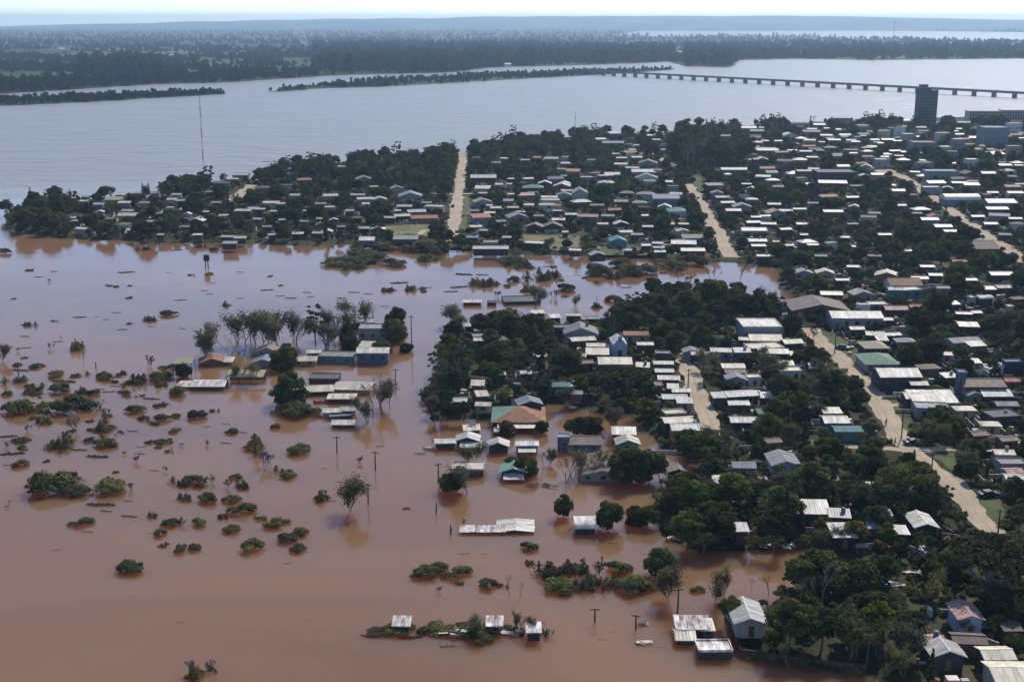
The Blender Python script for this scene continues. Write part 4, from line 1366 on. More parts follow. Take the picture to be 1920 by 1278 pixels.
def utility_pole(px, pb, ptop, desc=None, label=None, lean=0.0, flood=True, arm=True):
    zb = 0.0 if flood else LZ
    base = G(px, pb, zb)
    sc = scale_at(base)
    h = (pb - ptop) / sc
    root = empty('utility_pole', (base.x, base.y, zb), random.uniform(-0.4, 0.4))
    x = lean * h
    MB().tube([(0, 0, -1.5), (x * .5, 0, h * .5), (x, 0, h)], [0.17, 0.15, 0.12], 7).build('post', 'pole_wood', root)
    if arm:
        MB().box((x * .93, 0, h * 0.93), (1.7, 0.14, 0.16)).build('crossarm', 'pole_wood', root)
        for s in (-0.7, 0, 0.7):
            MB().tube([(x * .93 + s, 0, h * 0.93 + .08), (x * .93 + s, 0, h * 0.93 + .3)], [0.05, 0.04], 5).build('insulator', 'frame_white', root)
    reg(root, 'pole', px, pb, desc or 'wooden utility pole', label)
for row in ((704, 882, 844), (632, 850, 816), (818, 962, 942), (690, 945, 904, 0.04), (742, 722, 690), (772, 655, 588), (35, 707, 684), (1115, 1166, 1138), (1270, 1150, 1098, 0.02),
            (822, 905, 866), (735, 655, 600), (180, 690, 678), (1192, 1180, 1150), (845, 1000, 982)):
    utility_pole(*row[:3], desc='wooden pole standing in the flood', lean=row[3] if len(row) > 3 else 0.0, arm=(row[1] - row[2] > 22))
for row in ((1798, 768, 708), (1626, 842, 788), (1290, 730, 690), (1352, 815, 770), (1565, 662, 622), (1870, 1012, 950), (1690, 822, 766), (1745, 905, 845), (877, 430, 408), (1335, 400, 380), (1900, 462, 440)):
    utility_pole(*row, desc='wooden utility pole beside the dirt street', flood=False)

def water_tank_tower():
    base = G(388, 503, 0)
    sc = scale_at(base)
    root = empty('water_tank_tower', base)
    for sx in (-0.6, 0.6):
        for sy in (-0.6, 0.6):
            MB().tube([(sx, sy, -1.5), (sx * .8, sy * .8, 3.2)], [0.12, 0.12], 5).build('leg', 'pole_wood', root)
    MB().tube([(0, 0, 3.2), (0, 0, 3.4), (0, 0, 5.4), (0, 0, 5.9)], [1.0, 1.25, 1.25, 0.5], 12).build('tank', 'wall_black', root)
    reg(root, 'water tank', 388, 490, None, 'small dark water tank on legs standing alone in open flood', None, 'the lone water tank')
water_tank_tower()

def carport():
    c = G(346, 703, 0)
    sc = scale_at(c)
    root = empty('carport', c)
    w = 34 / sc
    for sx in (-1, 1):
        for sy in (-1, 1):
            MB().box((sx * w / 2, sy * 2.2, 1.4), (0.16, 0.16, 5.8)).build('post', 'pole_wood', root)
    MB().slab([(-w / 2 - .2, -2.6, 4.1), (w / 2 + .2, -2.6, 4.3), (w / 2 + .2, 2.6, 4.7), (-w / 2 - .2, 2.6, 4.5)], 0.12).build('roof', 'roof_moss', root)
    reg(root, 'carport', 346, 685, None, 'mossy open carport on four posts standing in the flood', None, 'the mossy carport')
    c = G(462, 716, 0)
    root = empty('open_shed', c)
    w = 66 / sc
    for sx in (-1, -0.33, 0.33, 1):
        for sy in (-1, 1):
            MB().box((sx * w / 2, sy * 2.4, 0.4), (0.18, 0.18, 4.0)).build('post', 'pole_wood', root)
    MB().box((0, 2.3, 0.0), (w, 0.15, 3.0)).build('wall', 'wall_green', root)
    MB().slab([(-w / 2 - .2, -2.8, 2.3), (w / 2 + .2, -2.8, 2.3), (w / 2 + .2, 2.8, 2.9), (-w / 2 - .2, 2.8, 2.9)], 0.12).build('roof', 'roof_moss', root)
    HOUSES.append((c.x, c.y, w / 2, 3, 462, 704, 66, 25, 5))
    reg(root, 'shed', 462, 705, None, 'open shed with mossy roof on posts right of the long white roof', None, 'the mossy open shed')
carport()

def wall_run(name, pts, h, t, material, label, zb=None, landmark=None, piers=3.0):
    wp = [G(x, y, 0) for x, y in pts]
    root = empty(name, wp[0])
    for a, b in zip(wp[:-1], wp[1:]):
        d = b - a
        L = d.length
        n = max(1, round(L / piers))
        ang = math.atan2(d.y, d.x)
        for i in range(n):
            c = a + d * ((i + 0.5) / n) - wp[0]
            MB().box((c.x, c.y, h / 2 - 0.7), (L / n - 0.28, t, h + 1.4), ang).build('panel', material, root)
        for i in range(n + 1):
            c = a + d * (i / n) - wp[0]
            MB().box((c.x, c.y, h / 2 - 0.6), (0.3, t + 0.14, h + 1.4), ang).build('pillar', material, root)
    mx, my = pts[len(pts) // 2]
    reg(root, 'wall', mx, my, None, label, None, landmark)
mat('wall_boundary', (0.10, 0.066, 0.05), 0.9, 0.4, 0.8)
wall_run('boundary_wall', P('1360,1166 1376,1200 1388,1229 1460,1240 1560,1252 1622,1260'), 1.3, 0.22, 'wall_boundary', 'brown boundary wall between the flood and the lower right trees', landmark='the brown boundary wall')
wall_run('garden_wall', P('1184,852 1245,850 1308,852'), 0.9, 0.2, 'wall_white', 'low white garden wall along the flooded lane')
wall_run('garden_wall', P('1232,862 1240,905'), 0.8, 0.2, 'wall_lblue', 'pale low wall between two flooded yards')
wall_run('roadside_wall', P('1565,610 1600,648 1636,690 1668,738 1690,765'), 2.2, 0.2, 'wall_dark', 'long dark wall along the grass verge of the main street')
wall_run('garden_wall', P('1700,765 1760,762'), 1.8, 0.2, 'wall_white', 'short white wall across the grass verge')

# ------------------------------------------------------------------ vehicles, boat, people
def car(px, py, rz, body, desc_label, van=False, name='car', zb=LZ + 0.03, cat='car'):
    base = G(px, py, zb)
    root = empty(name, base, rz)
    L, W = (4.6, 1.75) if not van else (5.2, 1.85)
    prof = [(-2.25, 0.35), (-2.28, 0.75), (-2.1, 0.98), (-1.5, 1.02), (-1.0, 1.42), (0.55, 1.45), (1.25, 0.98), (2.05, 0.88), (2.27, 0.65), (2.25, 0.35)]
    if van:
        prof = [(-2.5, 0.4), (-2.52, 0.8), (-2.45, 1.05), (-0.3, 1.08), (-0.25, 1.6), (0.9, 1.65), (1.5, 1.12), (2.4, 0.98), (2.55, 0.7), (2.52, 0.4)]
    mb = MB()
    n = len(prof)
    rows = [(-W / 2, 1.0), (-W / 2 + 0.12, 1.0), (W / 2 - 0.12, 1.0), (W / 2, 1.0)]
    for k, (y, _) in enumerate(rows):
        for x, z in prof:
            inset = 0.0
            zz = z
            yy = y * (1 - 0.16 * max(0, (z - 1.0)) / 0.45)
            if k in (0, 3):
                zz = 0.4 + (z - 0.4) * 0.94
                x = x * 0.985
            mb.v.append((x, yy, zz))
    for k in range(3):
        for i in range(n):
            j = (i + 1) % n
            mb.f.append((k * n + i, k * n + j, (k + 1) * n + j, (k + 1) * n + i))
    mb.f.append(tuple(range(n)))
    mb.f.append(tuple(range(4 * n - 1, 3 * n - 1, -1)))
    mb.build('body', body, root)
    xr = -0.25 if not van else 0.3
    for s in (-1, 1):
        MB().box((xr, s * (W / 2 - 0.06), 1.2), (1.7 if not van else 0.9, 0.08, 0.30), 0, 0.94).build('side_window', 'pane', root)
    fx = 0.95 if not van else 1.25
    MB().slab([(fx - .28, -.68, 1.42 if not van else 1.6), (fx + .3, -.72, 1.06 if not van else 1.2), (fx + .3, .72, 1.06 if not van else 1.2), (fx - .28, .68, 1.42 if not van else 1.6)], -0.03).build('windscreen', 'pane', root)
    wmesh = MB().tube([(0, -0.11, 0), (0, 0.11, 0)], [0.33, 0.33], 12).mesh('wheel', 'rubber')
    rmesh = MB().tube([(0, -0.12, 0), (0, 0.12, 0)], [0.18, 0.18], 8).mesh('rim', 'frame_white')
    for sx in (-1.4, 1.4):
        for sy in (-1, 1):
            w = obj('wheel', wmesh, root, (sx, sy * (W / 2 - 0.08), 0.33))
            obj('rim', rmesh, w)
    hx = prof[-2][0] - 0.05
    for sy in (-1, 1):
        MB().box((hx, sy * 0.6, 0.72), (0.1, 0.32, 0.14)).build('headlight', 'lamp_glass', root)
    reg(root, cat, px, py, None, desc_label)
car(1711, 832, 0.2, 'car_dark', 'dark car parked at the dirt road crossing')
LANDMARKS.append((1705, 842, 'the dirt road crossing'))
car(1068, 733, 0.3, 'car_white', 'white pickup truck beside the teal house in the grove', van=True, name='pickup_truck', cat='truck')
car(1580, 654, -0.4, 'car_green', 'dark green car parked on the grass verge')
car(1852, 930, 0.15, 'car_dark', 'dark car parked on the lawn at the right edge')
car(1717, 350, 1.5, 'car_white', 'white car driving on the far right street')
car(1733, 362, 1.5, 'car_red', 'red car driving on the far right street')
car(849, 388, 1.57, 'car_dark', 'dark car on the straight dirt street')

def boat():
    c = G(604, 754, 0)
    root = empty('rowing_boat', (c.x, c.y, 0.0), 0.25)
    n = 9
    mb = MB()
    for i in range(n):
        t = i / (n - 1)
        x = -2.4 + 4.8 * t
        wd = 0.75 * math.sin(math.pi * (0.12 + 0.8 * t)) ** 0.6
        up = 0.25 * (2 * t - 1) ** 2
        for y, z in ((-wd, 0.55 + up), (-wd * 0.75, 0.1), (0, -0.12), (wd * 0.75, 0.1), (wd, 0.55 + up)):
            mb.v.append((x, y, z))
    for i in range(n - 1):
        for k in range(4):
            mb.f.append((i * 5 + k, (i + 1) * 5 + k, (i + 1) * 5 + k + 1, i * 5 + k + 1))
    mb.build('hull', 'boat_red', root)
    rim = MB()
    for s in (0, 4):
        rim.tube([mb.v[i * 5 + s] for i in range(n)], [0.06] * n, 5)
    rim.build('gunwale', 'boat_white', root)
    for x in (-1.0, 0.2, 1.2):
        MB().box((x, 0, 0.38), (0.28, 1.1, 0.06)).build('bench', 'boat_white', root)
    reg(root, 'boat', 604, 754, None, 'small red and white rowing boat beside the islet sheds', None, None)
boat()

def person(px, py, rz, shirt, trousers, label, stride=0.25, zb=LZ + 0.03):
    base = G(px, py, zb)
    root = empty('person', base, rz)
    # one continuous skinned body: joints with radii
    J = [((0, 0, 0.95), 0.15), ((0, 0, 1.15), 0.145), ((0, 0, 1.38), 0.16), ((0, 0, 1.50), 0.06), ((0, 0.01, 1.58), 0.085), ((0, 0.01, 1.70), 0.085),
         ((-0.10, 0, 0.88), 0.10), ((-0.11, stride * .5, 0.50), 0.07), ((-0.11, stride * .4, 0.10), 0.05), ((-0.11, stride * .4 + .16, 0.05), 0.045),
         ((0.10, 0, 0.88), 0.10), ((0.11, -stride * .2, 0.50), 0.07), ((0.11, -stride, 0.12), 0.05), ((0.11, -stride + .16, 0.05), 0.045),
         ((-0.20, 0, 1.40), 0.065), ((-0.27, -0.05, 1.14), 0.05), ((-0.25, 0.10, 0.90), 0.04), ((-0.24, 0.15, 0.82), 0.035),
         ((0.20, 0, 1.40), 0.065), ((0.27, 0.0, 1.14), 0.05), ((0.26, 0.16, 0.92), 0.04), ((0.25, 0.21, 0.84), 0.035)]
    E = [(0, 1), (1, 2), (2, 3), (3, 4), (4, 5), (0, 6), (6, 7), (7, 8), (8, 9), (0, 10), (10, 11), (11, 12), (12, 13), (2, 14), (14, 15), (15, 16), (16, 17), (2, 18), (18, 19), (19, 20), (20, 21)]
    me = bpy.data.meshes.new('body')
    me.from_pydata([j[0] for j in J], E, [])
    o = obj('body', me, root)
    sk = o.modifiers.new('skin', 'SKIN')
    for i, v in enumerate(me.skin_vertices[0].data):
        v.radius = (J[i][1], J[i][1])
        v.use_root = (i == 0)
    ss = o.modifiers.new('sub', 'SUBSURF')
    ss.levels = ss.render_levels = 1
    me.materials.append(MATS[shirt])
    # trousers, arms and head as coverings close to the body
    tb = MB()
    for a in ((6, 7, 8), (10, 11, 12)):
        tb.tube([Vector(J[0][0]) * 0.3 + Vector(J[a[0]][0]) * 0.7] + [J[k][0] for k in a[1:]], [0.135, 0.095, 0.075], 8)
    tb.build('trousers', trousers, o)
    hb = MB()
    prof = [(1.50, .05), (1.55, .085), (1.62, .105), (1.70, .105), (1.76, .07), (1.78, .01)]
    hb.tube([(0, 0.01, z) for z, _ in prof], [r for _, r in prof], 10)
    hb.build('head', 'skin', o)
    MB().tube([(0, -0.02, 1.66), (0, -0.02, 1.74), (0, -0.01, 1.80)], [0.112, 0.105, 0.03], 10).build('hair', 'hair', o)
    reg(root, 'person', px, py, None, label)
person(1661, 797, 0.4, 'cloth_red', 'cloth_dark', 'person in red top walking down the main dirt street')
person(1678, 832, 1.2, 'cloth_dark', 'cloth_dark', 'person in dark clothes at left edge of the crossing')
person(1714, 855, 2.8, 'cloth_blue', 'cloth_dark', 'person in blue-grey top standing in front of the crossing')

# ------------------------------------------------------------------ floating wreckage: piles of loose boards and sheets
def wreck(px, py, wpx, material, label, n=10, zb=0.05, flat=True):
    c = G(px, py, 0)
    sc = scale_at(c)
    w = wpx / sc
    r = random.Random(px * 31 + py)
    root = empty('wreckage', (c.x, c.y, zb))
    for i in range(n):
        x, y = r.uniform(-w / 2, w / 2), r.uniform(-0.12 * w, 0.12 * w) - 0.1
        a = r.uniform(-0.6, 0.6)
        o = MB().box((0, 0, 0), (r.uniform(0.8, 2.0), r.uniform(0.3, 0.9), 0.06)).build('board', material if r.random() < .75 else 'pole_wood', root, (x, y, 0.06 + i * 0.03))
        o.rotation_euler = (r.uniform(-.12, .12), r.uniform(-.12, .12), a)
    reg(root, 'debris', px, py, None, label)
wreck(808, 842, 26, 'foam', 'crumpled pale sheets at the left end of the flooded house row', 14)
wreck(860, 1190, 60, 'foam', 'scattered white sheets floating in front of the drowned bank', 26)
wreck(958, 1188, 50, 'foam', 'pale boards caught right of the drowned bank bush', 14)
wreck(1015, 911, 60, 'pole_wood', 'raft of dark boards in front of green gabled house', 14)
wreck(1206, 1205, 16, 'foam', 'few white boards drifting left of the half-sunken sheds', 8)
wreck(1206, 1170, 14, 'foam', 'pale planks drifting near a pole at lower centre', 6)
wreck(1462, 1030, 70, 'foam', 'pale rubble line at the foot of the dark grove', 26, zb=0.5)
wreck(1270, 1012, 34, 'foam', 'pale rubble at the left corner of the dark grove', 14, zb=0.3)
wreck(1210, 895, 20, 'lamp_glass', 'pale sheets at the flooded lane mouth', 8)
wreck(1665, 1110, 60, 'foam', 'broken boards on the flooded yard among lower right trees', 22, zb=LZ)
wreck(1710, 1085, 40, 'foam', 'scattered pale sheets left of the spreading tree', 12, zb=LZ)
wreck(1735, 853, 14, 'foam', 'pale planks on the grass at the crossing', 4, zb=LZ + 0.05)
wreck(985, 990, 24, 'foam', 'loose sheets at the sunken long roof', 8)
# ------------------------------------------------------------------ plants
def unit(a):
    return a / np.maximum(np.linalg.norm(a, axis=1, keepdims=True), 1e-9)

def leaf_quads(cen, nrm, size, r):
    """random quads around centres with given normals -> verts, faces"""
    n = len(cen)
    ref = unit(r.normal(size=(n, 3)))
    u = unit(np.cross(nrm, ref))
    v = np.cross(nrm, u)
    s = size[:, None] * 0.5
    a = r.uniform(0.7, 1.3, (n, 1))
    c = np.stack([cen - u * s * a - v * s * 0.6, cen + u * s * a * 0.7 - v * s, cen + u * s * a + v * s * 0.7, cen - u * s * 0.6 * a + v * s], 1).reshape(-1, 3)
    f = np.arange(n * 4).reshape(-1, 4)
    return c, f

def clump_foliage(clumps, per, size, r, up=0.25, rnd=0.75):
    """clumps: (cx,cy,cz,rx,ry,rz) rows"""
    cs, ns, ss, tn = [], [], [], []
    for c in clumps:
        k = max(6, int(per * (c[3] * c[4]) ** 1.0))
        d = unit(r.normal(size=(k, 3)))
        d[:, 2] = np.where(d[:, 2] < -0.35, -d[:, 2] * 0.6, d[:, 2])
        d = unit(d)
        rad = r.uniform(0.55, 1.16, (k, 1))
        cs.append(np.array(c[:3]) + d * np.array(c[3:6]) * rad)
        ns.append(unit(d + np.array([0, 0, up]) + r.normal(size=(k, 3)) * rnd * 0.6))
        ss.append(r.uniform(0.5, 1.3, k) * size)
        tn.append(np.clip(r.uniform(0, 1) + r.normal(size=k) * .15, 0, 1))
    global TONE
    TONE = np.concatenate(tn)
    return leaf_quads(np.concatenate(cs), np.concatenate(ns), np.concatenate(ss), r)

def crown_clumps(r, R, H, z0, n, style='round'):
    out = []
    for i in range(n):
        a = r.uniform(0, 2 * math.pi)
        if style == 'round':
            q = r.uniform(-0.9, 1.0)
            w = math.sqrt(max(0.05, 1 - q * q))
            rr = R * w * math.sqrt(r.uniform(0.2, 1.0)) * 0.86
            z = z0 + H * (0.5 + 0.42 * q)
            s = R * r.uniform(0.17, 0.37)
        elif style == 'umbrella':
            rr = R * math.sqrt(r.uniform(0.02, 1)) * 0.86
            z = z0 + H * (0.62 + 0.25 * (1 - (rr / R) ** 2) + r.uniform(-0.06, 0.08))
            s = R * r.uniform(0.16, 0.26)
        elif style == 'column':
            q = r.uniform(0, 1)
            rr = R * (0.9 - 0.55 * abs(q - 0.4)) * math.sqrt(r.uniform(0, 0.8))
            z = z0 + H * q * 0.95
            s = R * r.uniform(0.3, 0.5)
        elif style == 'cone':
            q = r.uniform(0, 1)
            rr = R * (1 - q) * math.sqrt(r.uniform(0.3, 1)) * 0.9
            z = z0 + H * q
            s = R * (0.42 * (1 - q) + 0.14)
        else:   # open
            q = r.uniform(-0.6, 1)
            rr = R * math.sqrt(r.uniform(0.2, 1)) * (1 - 0.25 * q)
            z = z0 + H * (0.5 + 0.45 * q)
            s = R * r.uniform(0.16, 0.27)
        fl = 0.75 if style in ('round', 'open') else (0.5 if style == 'umbrella' else 1.0)
        out.append((math.cos(a) * rr, math.sin(a) * rr, z, s, s, s * fl))
    return out

def trunk_mb(rd, H, z0, R, limbs=5, r0=0.22, deep=1.0):
    mb = MB()
    lean = (rd.uniform(-.3, .3), rd.uniform(-.3, .3))
    top = Vector((lean[0], lean[1], z0 + 0.25 * H))
    mb.tube([(0, 0, -deep), (lean[0] * .4, lean[1] * .4, z0 * .6), top, top + Vector((lean[0], lean[1], 0.4 * H))], [r0 * 1.2, r0, r0 * .8, r0 * .2], 7)
    for i in range(limbs):
        a = 2 * math.pi * (i + rd.uniform(-.3, .3)) / limbs
        st = Vector((lean[0] * .4, lean[1] * .4, z0 * .6)).lerp(top, rd.uniform(0.1, 1))
        en = Vector((math.cos(a) * R * .72, math.sin(a) * R * .72, z0 + H * rd.uniform(.45, .75)))
        mid = st.lerp(en, 0.5) + Vector((0, 0, -0.06 * H))
        mb.tube([st, mid, en], [r0 * .55, r0 * .38, r0 * .12], 5)
    return mb

def bare_mb(rd, H, spread, levels=4, r0=0.16, stems=1, deep=1.0):
    mb = MB()
    def grow(p, d, L, r, lv):
        q = p + d * L
        mb.tube([p, p.lerp(q, .5) + Vector((rd.uniform(-1, 1), rd.uniform(-1, 1), 0)) * L * .06, q], [r, r * .85, r * .65], 4 if lv < 2 else 3, False)
        if lv >= levels:
            return
        for _ in range(rd.choice((2, 3, 3))):
            nd = (d + Vector((rd.uniform(-1, 1), rd.uniform(-1, 1), rd.uniform(-.25, .5))) * spread).normalized()
            grow(q if rd.random() < .7 else p.lerp(q, .7), nd, L * rd.uniform(.6, .82), max(r * .6, 0.02), lv + 1)
    for s in range(stems):
        d = Vector((rd.uniform(-1, 1) * .25 * (stems > 1) * 2, rd.uniform(-1, 1) * .25 * (stems > 1) * 2, 1)).normalized()
        grow(Vector((rd.uniform(-.3, .3) * (stems > 1), rd.uniform(-.3, .3) * (stems > 1), -deep)), d, H * 0.33 + deep * .6, r0, 0)
    return mb

def fit_h(mb, H):
    mz = max(v[2] for v in mb.v)
    k = H / mz
    mb.v = [(x * k, y * k, z * k if z > 0 else z) for x, y, z in mb.v]
    return mb

ARC = {}        # archetype -> list of (trunk mesh or None, crown mesh or None, crown radius, height, words)

def add_arc(key, trunk, crown, R, H):
    ARC.setdefault(key, []).append((trunk, crown, R, H))

def build_archetypes():
    for k in range(5):                       # broad, dense crowns
        r = np.random.default_rng(100 + k)
        rd = random.Random(100 + k)
        R, H, z0 = [(3.6, 5.6, 1.9), (4.4, 5.8, 1.7), (3.2, 6.4, 2.2), (4.8, 6.6, 2.0), (3.8, 5.0, 1.6)][k]
        c = crown_clumps(r, R, H, z0, 40 + 5 * k)
        v, f = clump_foliage(c, 92, 0.46, r)
        add_arc('round', trunk_mb(rd, H, z0, R).mesh('trunk', 'bark'), mesh_np('crown', v, f, ['leaf_dark' if k % 2 == 0 else 'leaf_mid'], tone=TONE), R, z0 + H)
    for k in range(2):                       # tall airy gum trees
        r = np.random.default_rng(200 + k)
        rd = random.Random(200 + k)
        R, H, z0 = 3.2, 8.5 + k, 3.0
        c = crown_clumps(r, R, H, z0, 26, 'open')
        v, f = clump_foliage(c, 110, 0.45, r)
        add_arc('tall', trunk_mb(rd, H, z0, R, 7).mesh('trunk', 'twig'), mesh_np('crown', v, f, ['leaf_mid' if k else 'leaf_dark'], tone=TONE), R, z0 + H)
    for k in range(2):                       # spreading umbrella crowns
        r = np.random.default_rng(300 + k)
        rd = random.Random(300 + k)
        R, H, z0 = 6.2, 6.5, 1.8
        c = crown_clumps(r, R, H, z0, 44, 'umbrella')
        v, f = clump_foliage(c, 95, 0.5, r)
        add_arc('umbrella', trunk_mb(rd, H, z0, R, 8, 0.4).mesh('trunk', 'twig'), mesh_np('crown', v, f, ['leaf_mid'], tone=TONE), R, z0 + H)
    for k in range(2):                       # columns / cypress
        r = np.random.default_rng(400 + k)
        rd = random.Random(400 + k)
        R, H, z0 = 1.5, 9.0, 0.8
        c = crown_clumps(r, R, H, z0, 26, 'column' if k else 'cone')
        v, f = clump_foliage(c, 200, 0.38, r)
        add_arc('column', trunk_mb(rd, H, z0, 0.5, 2, 0.18).mesh('trunk', 'bark'), mesh_np('crown', v, f, ['leaf_dark']), R, z0 + H)
    for k in range(3):                       # half-bare olive-grey trees
        r = np.random.default_rng(500 + k)
        rd = random.Random(500 + k)
        H = 8.0
        mb = fit_h(bare_mb(rd, H, 0.5, 4, 0.12, 2), H)
        pts = np.array(mb.v)
        hi = pts[pts[:, 2] > H * 0.3]
        sel = hi[r.integers(0, len(hi), 2400)] + r.normal(size=(2400, 3)) * 0.40
        v, f = leaf_quads(sel, unit(r.normal(size=(2400, 3)) + np.array([0, 0, .4])), r.uniform(.15, .34, 2400), r)
        R = float(np.hypot(hi[:, 0], hi[:, 1]).max())
        mb.v = [(x, y, z - 1.6) for x, y, z in mb.v]
        v = v - np.array([0, 0, 1.6])
        H = H - 1.6
        add_arc('olive', mb.mesh('branches', 'twig'), mesh_np('crown', v, f, ['leaf_olive' if k < 2 else 'leaf_grey']), R, H)
    for k in range(3):                       # bare winter trees
        rd = random.Random(600 + k)
        H = 7.0
        mb = fit_h(bare_mb(rd, H, 0.45, 5, 0.15, 1 + k % 2), H)
        add_arc('bare', mb.mesh('branches', 'twig'), None, 3.0, H)
    for k in range(2):                       # palms
        r = np.random.default_rng(700 + k)
        rd = random.Random(700 + k)
        H = 7.0
        tm = MB().tube([(0, 0, -.5), (.1, 0, H * .5), (.15, .1, H)], [.26, .2, .17], 8)
        vs, fs = [], []
        for i in range(20):
            a = 2 * math.pi * i / 20 + rd.uniform(-.15, .15)
            el = rd.uniform(-0.2, 1.1)
            L = rd.uniform(2.2, 2.9)
            p = np.array([.15, .1, H])
            d = np.array([math.cos(a) * math.cos(el), math.sin(a) * math.cos(el), math.sin(el)])
            side = np.array([-math.sin(a), math.cos(a), 0])
            for s in range(7):
                q = p + d * L / 7
                wd = 0.42 * math.sin(math.pi * (s + 0.8) / 8)
                for sg in (-1, 1):
                    b = len(vs)
                    o = side * wd * sg - np.array([0, 0, wd * .5])
                    vs += [p, p + (q - p) * .75, q * 0.6 + p * 0.4 + o, p * 0.9 + q * .1 + o]
                    fs.append((b, b + 1, b + 2, b + 3))
                p = q
                d = d + np.array([0, 0, -0.20])
                d = d / np.linalg.norm(d)
        add_arc('palm', tm.mesh('trunk', 'bark'), mesh_np('crown', np.array(vs), np.array(fs), ['leaf_mid']), 2.6, H + 1.5)
    for k in range(5):                       # domed bushes, cut off by the water
        r = np.random.default_rng(800 + k)
        c = []
        for i in range(9 + 2 * k):
            a, q = r.uniform(0, 2 * math.pi), math.sqrt(r.uniform(0, 1))
            c.append((math.cos(a) * q * .72, math.sin(a) * q * .62, 0.12 + 0.30 * (1 - q * q) + r.uniform(0, .08), r.uniform(.22, .36), r.uniform(.22, .36), r.uniform(.2, .32)))
        v, f = clump_foliage(c, 1700, 0.105, r, 0.35)
        add_arc('bush', None, mesh_np('foliage', v, f, ['leaf_bush'], tone=TONE), 1.0, 0.75)
    for k in range(3):                       # reedy olive bushes
        r = np.random.default_rng(900 + k)
        n = 1600
        m = 8 + k
        ca, cq = r.uniform(0, 2 * math.pi, m), np.sqrt(r.uniform(0.02, .62, m))
        cr_, chh = r.uniform(.16, .42, m), r.uniform(.22, .85, m)
        w = r.integers(0, m, n)
        a, q = r.uniform(0, 2 * math.pi, n), np.abs(r.normal(size=n)) * .62
        cen = np.stack([np.cos(ca[w]) * cq[w] + np.cos(a) * q * cr_[w], np.sin(ca[w]) * cq[w] * .8 + np.sin(a) * q * cr_[w],
                        r.uniform(0, 1, n) * chh[w] * np.clip(1.1 - q * .6, .1, 1)], 1)
        nr = unit(np.stack([np.cos(a), np.sin(a), r.normal(size=n) * .5], 1) + r.normal(size=(n, 3)) * .5)
        v, f = leaf_quads(cen, nr, r.uniform(.05, .12, n), r)
        add_arc('reed', None, mesh_np('foliage', v, f, ['leaf_reed' if k == 0 else 'leaf_olive']), 1.0, 0.7)
    for k in range(3):                       # bare shrubs
        rd = random.Random(1000 + k)
        mb = fit_h(bare_mb(rd, 1.0, 0.6, 4, 0.022, 4, 0.1), 0.9)
        mb.v = [(x * 1.25, y * 1.25, z) for x, y, z in mb.v]
        add_arc('shrub', None, mb.mesh('branches', 'twig'), 0.9, 0.9)
    for k in range(4):                       # drifting rafts of plants and litter, barely above water
        r = np.random.default_rng(1100 + k)
        n = 420
        t = r.uniform(-1, 1, n)
        cen = np.stack([t, r.normal(size=n) * 0.2 * (1 - t * t * .7), np.abs(r.normal(size=n)) * 0.055], 1)
        v, f = leaf_quads(cen, unit(r.normal(size=(n, 3)) * .6 + np.array([0, 0, 1.])), r.uniform(.05, .14, n), r)
        # the raft of stems that holds the drift together
        tt = np.linspace(-1.0, 1.0, 25)
        c0 = np.sin(tt * 3 + k) * .05
        hw = .03 + .09 * (1 - tt ** 2) * r.uniform(.5, 1.2, 25)
        rv = np.concatenate([np.stack([tt, c0 - hw, tt * 0 + .02], 1), np.stack([tt, c0 + hw, tt * 0 + .02], 1)])
        rf = np.array([(i, i + 1, 26 + i, 25 + i) for i in range(24)]) + len(v)
        v, f = np.concatenate([v, rv]), np.concatenate([f, rf])
        add_arc('mat', None, mesh_np('foliage', v, f, ['leaf_debris' if k % 2 else 'leaf_bush']), 1.0, 0.2)
    for k in range(3):                       # simple far trees
        r = np.random.default_rng(1200 + k)
        c = crown_clumps(r, 5.0, [8.0, 13.0, 9.0][k], 0.8, 12, ['round', 'column', 'round'][k])
        v, f = clump_foliage(c, 8.5, 1.9, r)
        add_arc('far', None, mesh_np('crown', v, f, ['leaf_far']), 5.0, 9.0)
build_archetypes()

TREEWORD = dict(round=['round dark green', 'broad dark green', 'tall-crowned green', 'large broad green', 'low bushy green'], tall=['tall airy', 'tall thin-crowned'], umbrella=['spreading umbrella-crowned'] * 2,
                column=['narrow pointed dark', 'narrow columnar dark'], olive=['half-bare olive', 'thin olive', 'grey-green half-bare'], bare=['leafless grey'] * 3, palm=['shaggy palm'] * 2)
TREES = []      # (x, y, r, h)

def plant_tree(x, y, zb, key, k, s, px, py, label=None, landmark=None, sxy=1.0, rz=None):
    tr, cr, R, H = ARC[key][k]
    root = empty('palm_tree' if key == 'palm' else 'tree', (x, y, zb), random.uniform(0, 6.28) if rz is None else rz)
    if tr:
        o = obj('trunk' if key not in ('bare', 'olive') else 'branches', tr, root)
        o.scale = (s * sxy, s * sxy, s)
    if cr:
        o = obj('crown', cr, root)
        o.scale = (s * sxy, s * sxy, s)
    TREES.append((x, y, R * s * sxy, H * s))
    reg(root, 'tree', px, py, TREEWORD[key][k] + ' tree', label, None, landmark)

def tree_at(px, py, hpx, key, k=None, flood=False, label=None, landmark=None, sxy=1.0):
    zb = 0.0 if flood else LZ
    p = G(px, py, zb)
    sc = scale_at(p)
    n = len(ARC[key])
    k = random.randrange(n) if k is None else k
    H = hpx / sc / math.cos(PITCH * 0.6)
    sink = 2.2 if (flood and key == 'round') else 0.0        # trunks stand deep in the flood
    s = H / (ARC[key][k][3] - sink)
    if sink and sxy == 1.0:
        sxy = 0.82
    plant_tree(p.x, p.y, zb - 0.1 - sink * s, key, k, s, px, py, label, landmark, sxy)

